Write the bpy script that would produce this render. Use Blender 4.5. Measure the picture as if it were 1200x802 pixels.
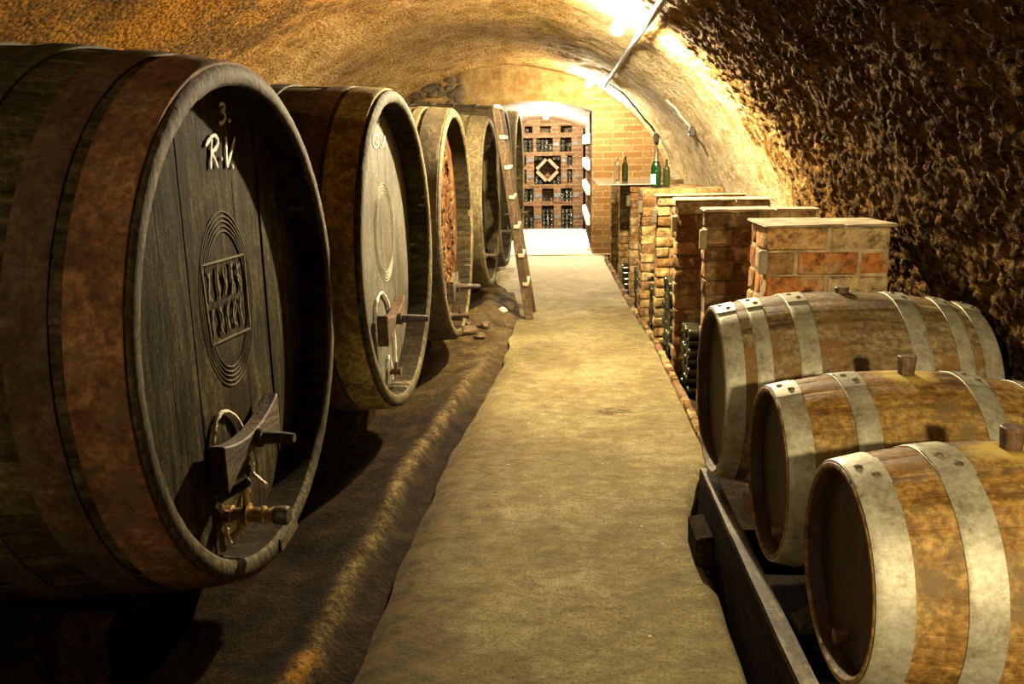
import bpy, bmesh, math, random
from mathutils import Vector, Matrix, noise
R_ = random.Random(7)
PI = math.pi
sc = bpy.context.scene
C = sc.collection
for o in list(bpy.data.objects):
    bpy.data.objects.remove(o)

# ------------------------------------------------------------------ camera, world, light, exposure
def make_camera():
    f, hor, vpx, roll, h = 1000.0, 172.0, 665.0, -0.018, 1.62
    th = math.atan((401 - hor) / f)
    ps = math.atan((vpx - 600) / f * math.cos(th))
    fw = Vector((-math.sin(ps) * math.cos(th), math.cos(ps) * math.cos(th), -math.sin(th)))
    r = Vector((math.cos(ps), math.sin(ps), 0))
    u = r.cross(fw)
    r2 = r * math.cos(roll) + u * math.sin(roll)
    u2 = -r * math.sin(roll) + u * math.cos(roll)
    cam = bpy.data.cameras.new('camera')
    cam.sensor_width = 36.0
    cam.lens = f / 1200 * 36
    cam.clip_start = 0.05
    co = bpy.data.objects.new('camera', cam)
    C.objects.link(co)
    m = Matrix.Identity(4)
    for i in range(3):
        m[i][0], m[i][1], m[i][2] = r2[i], u2[i], -fw[i]
    m[0][3], m[1][3], m[2][3] = 0, 0, h
    co.matrix_world = m
    sc.camera = co
make_camera()
w = bpy.data.worlds.new('cellar_dark')
sc.world = w
w.use_nodes = True
w.node_tree.nodes['Background'].inputs[0].default_value = (0.02, 0.015, 0.01, 1)
w.node_tree.nodes['Background'].inputs[1].default_value = 0.1
sc.view_settings.view_transform = 'Standard'
sc.view_settings.look = 'None'
sc.view_settings.gamma = 1
sc.view_settings.use_curve_mapping = False
sc.view_settings.exposure = 1.15

WARM = (1.0, 0.81, 0.50)
BULBS = [((0.375, 6.25, 2.40), 560.0), ((0.338, 12.05, 2.425), 170.0), ((-0.30, 15.0, 2.12), 330.0)]
BULB_TINT = [WARM, (1.0, .83, .56), (1.0, .88, .72)]
def spot(name, loc, target, watts, angle, blend, radius=.07, col=WARM):
    l = bpy.data.lights.new(name, 'SPOT')
    l.energy = watts
    l.color = col
    l.spot_size = math.radians(angle)
    l.spot_blend = blend
    l.shadow_soft_size = radius
    o = bpy.data.objects.new(name, l)
    C.objects.link(o)
    o.location = loc
    o.rotation_euler = (Vector(target) - Vector(loc)).to_track_quat('-Z', 'Y').to_euler()
    return o
# a reflector lamp on the cellar wall behind the camera, turned on the small barrels
spot('reflector_lamp', (1.0, -0.9, 1.95), (1.05, 3.0, 0.55), 310, 52, 0.7)
# unseen fill light added behind the camera for the cask staves
pl = bpy.data.lights.new('rear_fill', 'POINT')
pl.energy = 52
pl.color = WARM
pl.shadow_soft_size = .05
plo = bpy.data.objects.new('rear_fill', pl)
plo.location = (-1.45, -0.9, 2.35)
C.objects.link(plo)

# ------------------------------------------------------------------ materials
class NT:
    def __init__(s, name, rough=0.8, metal=0.0, spec=0.35):
        s.m = bpy.data.materials.new(name)
        s.m.use_nodes = True
        s.t = s.m.node_tree
        s.b = s.t.nodes['Principled BSDF']
        s.b.inputs['Roughness'].default_value = rough
        s.b.inputs['Metallic'].default_value = metal
        s.b.inputs['Specular IOR Level'].default_value = spec
        s.tc = s.t.nodes.new('ShaderNodeTexCoord')
    def lk(s, a, b): s.t.links.new(a, b)
    def vec(s, scale=(1, 1, 1), src='Object', off=(0, 0, 0)):
        n = s.t.nodes.new('ShaderNodeMapping')
        n.inputs['Scale'].default_value = scale
        n.inputs['Location'].default_value = off
        s.lk(s.tc.outputs[src], n.inputs['Vector'])
        return n.outputs[0]
    def noise(s, scale, detail=5, rough=.6, v=None, dist=0):
        n = s.t.nodes.new('ShaderNodeTexNoise')
        n.inputs['Scale'].default_value = scale
        n.inputs['Detail'].default_value = detail
        n.inputs['Roughness'].default_value = rough
        n.inputs['Distortion'].default_value = dist
        if v is not None: s.lk(v, n.inputs['Vector'])
        else: s.lk(s.tc.outputs['Object'], n.inputs['Vector'])
        return n.outputs[0]
    def voro(s, scale, v=None, feature='F1', out=0):
        n = s.t.nodes.new('ShaderNodeTexVoronoi')
        n.feature = feature
        n.inputs['Scale'].default_value = scale
        if v is not None: s.lk(v, n.inputs['Vector'])
        else: s.lk(s.tc.outputs['Object'], n.inputs['Vector'])
        return n.outputs[out]
    def ramp(s, x, stops, interp='LINEAR'):
        n = s.t.nodes.new('ShaderNodeValToRGB')
        n.color_ramp.interpolation = interp
        e = n.color_ramp.elements
        while len(e) < len(stops): e.new(.5)
        for el, (p, c) in zip(e, stops):
            el.position = p
            if not isinstance(c, (tuple, list)): c = (c, c, c)
            el.color = (*c, 1)
        s.lk(x, n.inputs[0])
        return n.outputs[0]
    def math(s, op, a, b=None, clamp=False):
        n = s.t.nodes.new('ShaderNodeMath')
        n.operation = op
        n.use_clamp = clamp
        for i, x in enumerate((a, b)):
            if x is None: continue
            if isinstance(x, (int, float)): n.inputs[i].default_value = x
            else: s.lk(x, n.inputs[i])
        return n.outputs[0]
    def mix(s, f, a, b, mode='MIX'):
        n = s.t.nodes.new('ShaderNodeMix')
        n.data_type = 'RGBA'
        n.blend_type = mode
        for i, x in ((0, f), (6, a), (7, b)):
            if isinstance(x, (int, float)): n.inputs[i].default_value = x if i == 0 else (x, x, x, 1)
            elif isinstance(x, (tuple, list)): n.inputs[i].default_value = (*x, 1)
            else: s.lk(x, n.inputs[i])
        return n.outputs[2]
    def sep(s, v):
        n = s.t.nodes.new('ShaderNodeSeparateXYZ')
        s.lk(v, n.inputs[0])
        return n.outputs
    def attr(s, name):
        n = s.t.nodes.new('ShaderNodeAttribute')
        n.attribute_name = name
        return n.outputs[0]
    def base(s, c):
        if isinstance(c, (tuple, list)): s.b.inputs['Base Color'].default_value = (*c, 1)
        else: s.lk(c, s.b.inputs['Base Color'])
        return s
    def rough(s, r): s.lk(r, s.b.inputs['Roughness']); return s
    def bump(s, h, strength=.5, dist=.01):
        n = s.t.nodes.new('ShaderNodeBump')
        n.inputs['Strength'].default_value = strength
        n.inputs['Distance'].default_value = dist
        s.lk(h, n.inputs['Height'])
        s.lk(n.outputs[0], s.b.inputs['Normal'])
        return s

def wood(name, dark, mid, light, grain='x', scale=6.0, rough=.75, spots=None, spot_col=None, bump=.4, spec=.3):
    n = NT(name, rough, spec=spec)
    st = {'x': (1.2, 9, 9), 'y': (9, 1.2, 9), 'z': (9, 9, 1.2)}[grain]
    a = n.noise(scale * .5, 8, .65, n.vec(st), .4)
    b = n.noise(2.3, 6, .65)
    c = n.noise(45, 4, .7)
    x = n.math('ADD', n.math('MULTIPLY', a, .55), n.math('MULTIPLY', b, .45))
    col = n.ramp(x, [(.40, dark), (.5, mid), (.60, light)])
    col = n.mix(n.ramp(c, [(.42, .6), (.62, 0.0)]), col, tuple(v * .35 for v in dark))
    if spots:
        m = n.ramp(n.noise(spots, 6, .7), [(.52, 0.0), (.62, 1.0)])
        col = n.mix(m, col, spot_col)
    n.base(col)
    n.bump(n.math('ADD', a, n.math('MULTIPLY', c, .5)), bump, .012)
    return n.m

M = {}
def plaster():
    n = NT('mouldy_plaster', .97, spec=.04)
    p = n.sep(n.tc.outputs['Object'])
    big = n.noise(.9, 5, .62)
    med = n.noise(5, 6, .7)
    fine = n.noise(46, 4, .8)
    vf = n.voro(30)
    col = n.ramp(big, [(.30, (.20, .085, .010)), (.46, (.33, .165, .020)), (.60, (.42, .24, .045)), (.74, (.42, .29, .10))])
    # lamp glow painted into the plaster colour, paler deep in the vault
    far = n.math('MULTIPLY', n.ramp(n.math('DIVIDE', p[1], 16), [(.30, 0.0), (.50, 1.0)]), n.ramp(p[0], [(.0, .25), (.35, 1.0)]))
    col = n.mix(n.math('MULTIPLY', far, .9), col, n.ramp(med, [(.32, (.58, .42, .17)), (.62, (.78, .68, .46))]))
    # dark pitting over everything
    pit = n.ramp(n.math('ADD', n.math('MULTIPLY', fine, .75), n.math('MULTIPLY', med, .25)), [(.43, 1.0), (.54, 0.0)])
    col = n.mix(n.math('MULTIPLY', pit, n.mix(far, .85, .5)), col, (.045, .020, .004))
    # black cellar mould: most of the near right wall, patches on the left
    e = n.math('SUBTRACT', 6.5, p[1])
    e = n.math('MULTIPLY', e, .30)
    r = n.math('MULTIPLY', n.math('SUBTRACT', p[0], .62), 2.2)
    e = n.math('MINIMUM', e, r)
    e = n.math('ADD', e, n.math('MULTIPLY', n.math('SUBTRACT', n.noise(3.2, 6, .7), .5), 2.6))
    mk = n.ramp(e, [(.0, 0.0), (.30, 1.0)])
    near = n.math('MULTIPLY', n.ramp(n.math('DIVIDE', n.math('ADD', p[1], n.math('MULTIPLY', n.math('SUBTRACT', med, .5), 3)), 16), [(.34, 1.0), (.50, 0.0)]), n.ramp(p[0], [(.0, 1.0), (.25, .0)]))
    col = n.mix(n.math('MULTIPLY', near, .75), col, n.ramp(fine, [(.40, (.05, .018, .003)), (.62, (.30, .135, .014))]))
    lft = n.ramp(n.noise(1.3, 6, .72, n.vec(off=(3.7, 1.2, 8.1))), [(.46, 0.0), (.55, 1.0)])
    lft = n.math('MULTIPLY', lft, n.ramp(p[0], [(.0, 1.0), (.01, 0.0)]))
    lft = n.math('MULTIPLY', lft, n.ramp(n.math('DIVIDE', p[1], 16), [(.42, 1.0), (.50, 0.0)]))
    mk = n.math('MAXIMUM', mk, n.math('MULTIPLY', lft, .9))
    mould = n.ramp(n.noise(30, 6, .85), [(.38, (.018, .009, .003)), (.50, (.075, .043, .014)), (.60, (.19, .10, .025)), (.70, (.55, .36, .13))])
    lm = n.math('ADD', n.math('ADD', n.attr('lump'), n.ramp(p[0], [(.0, 1.0), (.3, 0.0)])), n.math('MULTIPLY', n.math('SUBTRACT', n.noise(24, 5, .8), .5), 1.1))
    mould = n.mix(n.ramp(lm, [(.05, .65), (.32, 0.0)]), mould, n.ramp(med, [(.35, (.06, .025, .005)), (.62, (.36, .19, .040))]))
    col = n.mix(mk, col, mould)
    n.base(col)
    h = n.math('ADD', n.math('MULTIPLY', fine, .6), n.math('MULTIPLY', n.math('SUBTRACT', 1, vf), .5))
    n.bump(h, 1.0, .05)
    return n.m
M['plaster'] = plaster()

def tymp():
    n = NT('ochre_render_and_brick', .95, spec=.1)
    p = n.sep(n.tc.outputs['Object'])
    med = n.noise(4, 6, .7)
    fine = n.noise(30, 5, .75)
    col = n.ramp(med, [(.36, (.10, .055, .015)), (.5, (.19, .125, .042)), (.64, (.27, .195, .085))])
    cb = n.t.nodes.new('ShaderNodeCombineXYZ')
    n.lk(p[0], cb.inputs[0]); n.lk(p[2], cb.inputs[1])
    bt = n.t.nodes.new('ShaderNodeTexBrick')
    n.lk(cb.outputs[0], bt.inputs['Vector'])
    bt.inputs['Scale'].default_value = 1.0
    bt.inputs['Brick Width'].default_value = .29
    bt.inputs['Row Height'].default_value = .095
    bt.inputs['Mortar Size'].default_value = .009
    bt.inputs['Color1'].default_value = (.15, .085, .032, 1)
    bt.inputs['Color2'].default_value = (.27, .19, .082, 1)
    bt.inputs['Mortar'].default_value = (.33, .27, .15, 1)
    br = n.mix(n.ramp(fine, [(.4, .7), (.6, 0.0)]), bt.outputs[0], (.22, .10, .03))
    mk = n.math('ADD', p[0], n.math('MULTIPLY', n.math('SUBTRACT', med, .5), .6))
    col = n.mix(n.ramp(mk, [(.30, 0.0), (.40, 1.0)]), col, br)
    col = n.mix(n.ramp(fine, [(.40, .55), (.52, 0.0)]), col, (.17, .08, .02))
    n.base(col)
    n.bump(n.math('SUBTRACT', fine, n.math('MULTIPLY', bt.outputs[1], .6)), .8, .02)
    return n.m
M['tympanum'] = tymp()

def brickwall(name, c1, c2, mortar, axes=(0, 2), bw=.27, rh=.08):
    n = NT(name, .93, spec=.12)
    p = n.sep(n.tc.outputs['Object'])
    cb = n.t.nodes.new('ShaderNodeCombineXYZ')
    n.lk(p[axes[0]], cb.inputs[0]); n.lk(p[axes[1]], cb.inputs[1])
    bt = n.t.nodes.new('ShaderNodeTexBrick')
    n.lk(cb.outputs[0], bt.inputs['Vector'])
    bt.inputs['Scale'].default_value = 1.0
    bt.inputs['Brick Width'].default_value = bw
    bt.inputs['Row Height'].default_value = rh
    bt.inputs['Mortar Size'].default_value = .008
    bt.inputs['Color1'].default_value = (*c1, 1)
    bt.inputs['Color2'].default_value = (*c2, 1)
    bt.inputs['Mortar'].default_value = (*mortar, 1)
    f = n.noise(25, 5, .7)
    n.base(n.mix(n.ramp(f, [(.38, .6), (.6, 0.0)]), bt.outputs[0], tuple(v * .4 for v in c1)))
    n.bump(n.math('SUBTRACT', f, n.math('MULTIPLY', bt.outputs[1], .7)), .7, .015)
    return n.m
M['niche_brick'] = brickwall('pinkish_niche_brick', (.30, .16, .10), (.40, .23, .15), (.38, .27, .19), (1, 0), .25, .075)
M['rack_brick'] = brickwall('brown_rack_brick', (.065, .034, .014), (.12, .07, .032), (.15, .105, .055), (0, 2), .23, .075)

def concrete():
    n = NT('worn_concrete', .92, spec=.2)
    big = n.noise(1.3, 7, .7)
    med = n.noise(11, 8, .8, n.vec((.8, 1.3, 1)), .4)
    fine = n.noise(85, 4, .8)
    col = n.ramp(n.math('ADD', n.math('MULTIPLY', big, .5), n.math('MULTIPLY', med, .5)),
                 [(.36, (.062, .047, .015)), (.49, (.145, .118, .046)), (.60, (.245, .21, .098))])
    col = n.mix(n.ramp(fine, [(.36, .75), (.52, 0.0)]), col, (.05, .034, .011))
    col = n.mix(n.ramp(n.voro(7.5), [(.03, .8), (.055, 0.0)]), col, (.5, .42, .25))
    scr = n.noise(3.5, 3, .5, n.vec((1.0, 3.4, 1)), 1.2)
    col = n.mix(n.ramp(scr, [(.490, 0.0), (.5, .35), (.510, 0.0)]), col, (.06, .04, .015))
    p = n.sep(n.tc.outputs['Object'])
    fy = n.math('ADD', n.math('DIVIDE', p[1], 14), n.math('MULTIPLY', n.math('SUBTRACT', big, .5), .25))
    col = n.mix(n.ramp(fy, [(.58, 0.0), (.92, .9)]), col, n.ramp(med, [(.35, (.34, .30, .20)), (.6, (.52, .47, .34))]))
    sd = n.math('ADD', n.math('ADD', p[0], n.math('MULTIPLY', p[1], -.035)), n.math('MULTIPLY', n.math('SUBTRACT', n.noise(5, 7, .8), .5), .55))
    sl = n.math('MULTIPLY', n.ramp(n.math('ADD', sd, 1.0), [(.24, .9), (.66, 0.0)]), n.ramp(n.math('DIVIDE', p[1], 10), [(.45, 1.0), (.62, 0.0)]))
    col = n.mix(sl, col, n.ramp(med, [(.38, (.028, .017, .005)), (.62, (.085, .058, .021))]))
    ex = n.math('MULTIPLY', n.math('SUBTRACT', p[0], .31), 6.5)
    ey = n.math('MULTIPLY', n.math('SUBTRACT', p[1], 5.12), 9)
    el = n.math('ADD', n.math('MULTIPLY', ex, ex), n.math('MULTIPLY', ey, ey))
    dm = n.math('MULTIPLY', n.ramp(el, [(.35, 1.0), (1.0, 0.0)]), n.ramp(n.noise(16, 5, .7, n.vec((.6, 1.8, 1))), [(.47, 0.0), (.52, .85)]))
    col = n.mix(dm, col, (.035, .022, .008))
    n.base(col)
    n.bump(n.math('ADD', n.math('MULTIPLY', med, .8), n.math('MULTIPLY', fine, .5)), .7, .014)
    return n.m
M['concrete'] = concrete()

def dirt():
    n = NT('trodden_earth', .97, spec=.1)
    med = n.noise(5, 7, .75)
    fine = n.noise(50, 4, .75)
    p = n.sep(n.tc.outputs['Object'])
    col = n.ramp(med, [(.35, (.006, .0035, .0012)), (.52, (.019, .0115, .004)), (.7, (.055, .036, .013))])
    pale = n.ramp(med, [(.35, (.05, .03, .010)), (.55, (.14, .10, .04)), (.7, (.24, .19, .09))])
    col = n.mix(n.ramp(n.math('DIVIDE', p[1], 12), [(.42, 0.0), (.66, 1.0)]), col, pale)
    bk = n.math('MULTIPLY', n.attr('bank'), n.ramp(n.noise(4.5, 6, .8), [(.36, .15), (.56, 1.0)]))
    bank_lit = n.ramp(n.noise(16, 6, .8), [(.38, (.055, .033, .010)), (.52, (.17, .122, .045)), (.66, (.33, .255, .11))])  # paler stripe painted in where light catches the bank
    og = n.math('MULTIPLY', n.ramp(n.math('DIVIDE', p[1], 10), [(.238, 1.0), (.258, 0.0)]), n.ramp(med, [(.44, 0.0), (.54, 1.0)]))
    bank_lit = n.mix(og, bank_lit, (.55, .27, .03))
    col = n.mix(bk, col, bank_lit)
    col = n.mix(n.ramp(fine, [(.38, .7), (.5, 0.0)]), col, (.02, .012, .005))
    n.base(col)
    n.bump(n.math('ADD', med, fine), 1.0, .03)
    return n.m
M['dirt'] = dirt()

# cask timber
M['stave_dark'] = wood('blackened_oak_staves', (.022, .016, .005), (.066, .048, .017), (.135, .105, .042), 'x', 5, .8, spec=.15)
M['stave_tan'] = wood('grey_tan_oak_staves', (.040, .029, .011), (.092, .070, .029), (.155, .122, .056), 'x', 5, .8)
M['rust_orange'] = wood('orange_rusted_iron', (.11, .048, .015), (.27, .125, .042), (.40, .225, .09), 'y', 3, .85, 7, (.12, .075, .032), .5)
M['rust_brown'] = wood('brown_rusted_iron', (.05, .026, .010), (.105, .055, .022), (.17, .10, .042), 'y', 3, .8, 8, (.07, .055, .026), .5)
M['hoop_olive'] = wood('dull_olive_iron', (.034, .025, .009), (.074, .057, .023), (.125, .098, .041), 'y', 3, .8, 8, (.05, .035, .016), .5)
M['hoop_ochre'] = wood('ochre_flaked_iron', (.15, .095, .018), (.40, .29, .065), (.55, .43, .13), 'y', 5, .85, 9, (.13, .075, .02), .6)
M['hoop_tan'] = wood('tan_iron', (.058, .043, .017), (.11, .084, .036), (.17, .135, .062), 'y', 3, .8, None, None, .4)
M['head_olive'] = wood('olive_weathered_planks', (.016, .012, .003), (.060, .049, .016), (.145, .125, .050), 'z', 5, .8, 2.6, (.026, .018, .005), .5, .07)
M['head_grey'] = wood('smooth_grey_planks', (.055, .051, .032), (.125, .119, .082), (.19, .184, .138), 'z', 4, .55, None, None, .25, .35)
M['head_red'] = wood('carved_red_brown_planks', (.030, .011, .003), (.080, .033, .009), (.15, .075, .025), 'z', 5, .7, 6, (.16, .10, .04), .7, .15)
M['relief'] = wood('worn_relief_timber', (.03, .011, .003), (.085, .036, .010), (.17, .085, .028), 'z', 9, .7, None, None, .5, .15)
M['head_tan'] = wood('grey_brown_planks', (.04, .03, .012), (.085, .066, .030), (.14, .115, .058), 'z', 5, .6)
M['rim'] = wood('grey_olive_end_grain', (.040, .031, .013), (.105, .085, .040), (.19, .16, .082), 'z', 8, .75, spec=.15)
M['inner_shade'] = wood('shaded_inner_chime', (.010, .007, .003), (.030, .022, .009), (.06, .046, .02), 'x', 6, .85, spec=.1)  # shade of the cask recess put into the wood colour
M['iron_dark'] = wood('dark_pitted_iron', (.018, .012, .006), (.05, .034, .016), (.12, .085, .045), 'y', 8, .6, None, None, .6, .5)
M['bar_wood'] = wood('dark_bar_timber', (.035, .022, .010), (.085, .056, .026), (.17, .115, .058), 'y', 6, .6, None, None, .7, .5)
M['timber_black'] = wood('blackened_timber', (.006, .003, .001), (.020, .011, .0033), (.040, .024, .0085), 'y', 5, .9, spec=.03)
M['timber_top'] = wood('worn_timber', (.05, .038, .018), (.13, .105, .055), (.25, .215, .125), 'y', 8, .7)
M['ladder'] = wood('brown_ladder_timber', (.036, .020, .007), (.085, .053, .020), (.14, .095, .042), 'z', 6, .65)
M['rung'] = wood('pale_rung_timber', (.34, .27, .16), (.50, .42, .28), (.62, .55, .40), 'y', 6, .6)
# small barrels
M['keg_wood'] = wood('amber_oak_staves', (.085, .038, .007), (.25, .132, .026), (.38, .24, .066), 'x', 5, .65, 3.6, (.13, .088, .032), .4, .2)
M['keg_wood_grey'] = wood('silvered_oak_staves', (.075, .045, .013), (.19, .125, .044), (.32, .24, .11), 'x', 5, .7, 4.0, (.17, .085, .02), .5, .2)
M['keg_head'] = wood('dark_red_brown_heading', (.016, .006, .002), (.042, .016, .005), (.075, .032, .011), 'z', 6, .6)
M['bung'] = wood('soaked_bung_timber', (.05, .025, .010), (.13, .072, .030), (.24, .15, .07), 'z', 8, .6)
def keg_stained(name, src, c):
    m = src.copy(); m.name = name
    t = m.node_tree; b = t.nodes['Principled BSDF']
    old = b.inputs['Base Color'].links[0].from_socket
    n = NT.__new__(NT); n.m, n.t, n.b = m, t, b
    n.tc = [x for x in t.nodes if x.bl_idname == 'ShaderNodeTexCoord'][0]
    p = n.sep(n.tc.outputs['Object'])
    dx = n.math('MULTIPLY', n.math('SUBTRACT', p[0], c[0]), 7.5)
    dy = n.math('MULTIPLY', n.math('ADD', p[1], .0), 9)
    d = n.math('SQRT', n.math('ADD', n.math('MULTIPLY', dx, dx), n.math('MULTIPLY', dy, dy)))
    d = n.math('ADD', d, n.math('MULTIPLY', n.math('SUBTRACT', n.noise(11, 5, .7), .5), 1.5))
    k = n.math('MULTIPLY', n.ramp(d, [(.55, .85), (.95, 0.0)]), n.ramp(p[2], [(.0, 0.0), (.05, 1.0)]))
    n.base(n.mix(k, old, (.46, .33, .065)))
    return m
def galv():
    n = NT('dull_galvanised_steel', .52, .35, .5)
    a = n.noise(14, 6, .7)
    b = n.noise(70, 4, .7)
    col = n.ramp(n.math('ADD', n.math('MULTIPLY', a, .6), n.math('MULTIPLY', b, .4)), [(.36, (.15, .125, .065)), (.5, (.30, .275, .175)), (.64, (.42, .40, .28))])
    n.base(col)
    n.bump(b, .2, .004)
    return n.m
M['galv'] = galv()
M['rivet'] = wood('rusty_rivet', (.05, .03, .014), (.12, .08, .04), (.2, .15, .08), 'y', 20, .6)
def flat(name, col, rough=.6, metal=0, spec=.4, var=.25, scale=20, bump=.2):
    n = NT(name, rough, metal, spec)
    a = n.noise(scale, 5, .7)
    n.base(n.ramp(a, [(.35, tuple(v * (1 - var) for v in col)), (.65, tuple(min(1, v * (1 + var)) for v in col))]))
    n.bump(a, bump, .004)
    return n.m
M['chalk'] = flat('white_chalk', (.93, .93, .91), .9, var=.05)
M['chalk_faint'] = flat('faint_chalk', (.62, .61, .55), .9, var=.2, scale=60)
M['cord'] = flat('pale_cord', (.72, .66, .52), .9, var=.25, scale=90)
M['brass'] = flat('tarnished_brass', (.58, .44, .22), .28, .85, .5, .3, 30)
M['tap_wood'] = flat('dark_tap_wood', (.06, .042, .022), .5, var=.4)
M['carve_edge'] = flat('worn_carving_edges', (.115, .095, .040), .6, var=.45, scale=14)
M['carve_dark'] = flat('dark_cut_lines', (.018, .012, .005), .8, var=.2)
M['carve_grey'] = flat('pale_carving_edges', (.30, .28, .20), .55, var=.2)
M['stain_yellow'] = flat('yellow_wine_crust', (.52, .36, .07), .7, var=.35, scale=18)
M['cable'] = flat('grey_conduit', (.20, .18, .15), .6, var=.3)
M['socket'] = flat('dark_bakelite', (.03, .022, .015), .5)
M['peg_dark'] = flat('dark_peg', (.07, .055, .03), .8, var=.3)
M['bracket'] = flat('weathered_peg', (.22, .175, .09), .8, var=.3)
M['lime'] = flat('lime_washed_shelf', (.78, .74, .62), .9, var=.12)
M['pale_floor'] = flat('pale_dusty_floor', (.50, .45, .32), .95, var=.2, scale=6, bump=.4)
M['slate'] = flat('blue_grey_slate', (.055, .062, .058), .7, var=.3)
M['stone'] = flat('dark_rubble_stone', (.075, .05, .024), .85, var=.6, scale=5, bump=.6)
M['pale_stone'] = flat('pale_stone_chip', (.62, .55, .36), .9, var=.2)
M['slab'] = flat('pale_stone_slab', (.27, .20, .10), .9, var=.45, scale=9, bump=.5)
M['label'] = flat('cream_paper_label', (.70, .64, .46), .8, var=.1)
M['foil'] = flat('dark_foil', (.05, .045, .03), .4, .3)
M['mortar_dark'] = flat('sooty_mortar', (.13, .085, .036), .95, var=.4, scale=14, bump=.6)
M['mortar'] = flat('lime_mortar', (.36, .27, .14), .95, var=.4, scale=14, bump=.6)

def brickmat():
    n = NT('old_hand_made_brick', .93, spec=.12)
    a = n.noise(18, 6, .72)
    b = n.noise(5, 5, .7)
    col = n.attr('tone')
    col = n.mix(n.ramp(a, [(.38, .75), (.55, 0.0)]), col, (.075, .034, .012))
    col = n.mix(n.ramp(b, [(.50, 0.0), (.62, .65)]), col, (.50, .37, .18))
    col = n.mix(n.ramp(n.noise(9, 6, .75, n.vec(off=(4, 2, 7))), [(.52, 0.0), (.62, .75)]), col, (.06, .032, .012))
    n.base(col)
    n.bump(n.math('ADD', a, b), .9, .02)
    return n.m
M['brick'] = brickmat()

def glass(name, col, rough=.04, trans=.85):
    n = NT(name, rough, spec=.5)
    n.base(col)
    n.b.inputs['Transmission Weight'].default_value = trans
    n.b.inputs['IOR'].default_value = 1.48
    return n.m
M['glass_dark'] = glass('near_black_bottle_glass', (.014, .015, .008), .16, .0)
M['glass_green'] = glass('green_bottle_glass', (.002, .022, .006), .06, .15)
M['glass_olive'] = glass('olive_bottle_glass', (.022, .03, .009), .06, .3)
M['glass_clear'] = glass('clear_bottle_glass', (.92, .94, .88), .03, 1.0)
M['glass_sheet'] = glass('sheet_glass', (.50, .55, .47), .12, .55)

def emit(name, col, s):
    m = bpy.data.materials.new(name)
    m.use_nodes = True
    t = m.node_tree
    t.nodes.remove(t.nodes['Principled BSDF'])
    e = t.nodes.new('ShaderNodeEmission')
    e.inputs[0].default_value = (*col, 1)
    e.inputs[1].default_value = s
    t.links.new(e.outputs[0], t.nodes['Material Output'].inputs[0])
    return m

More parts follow.
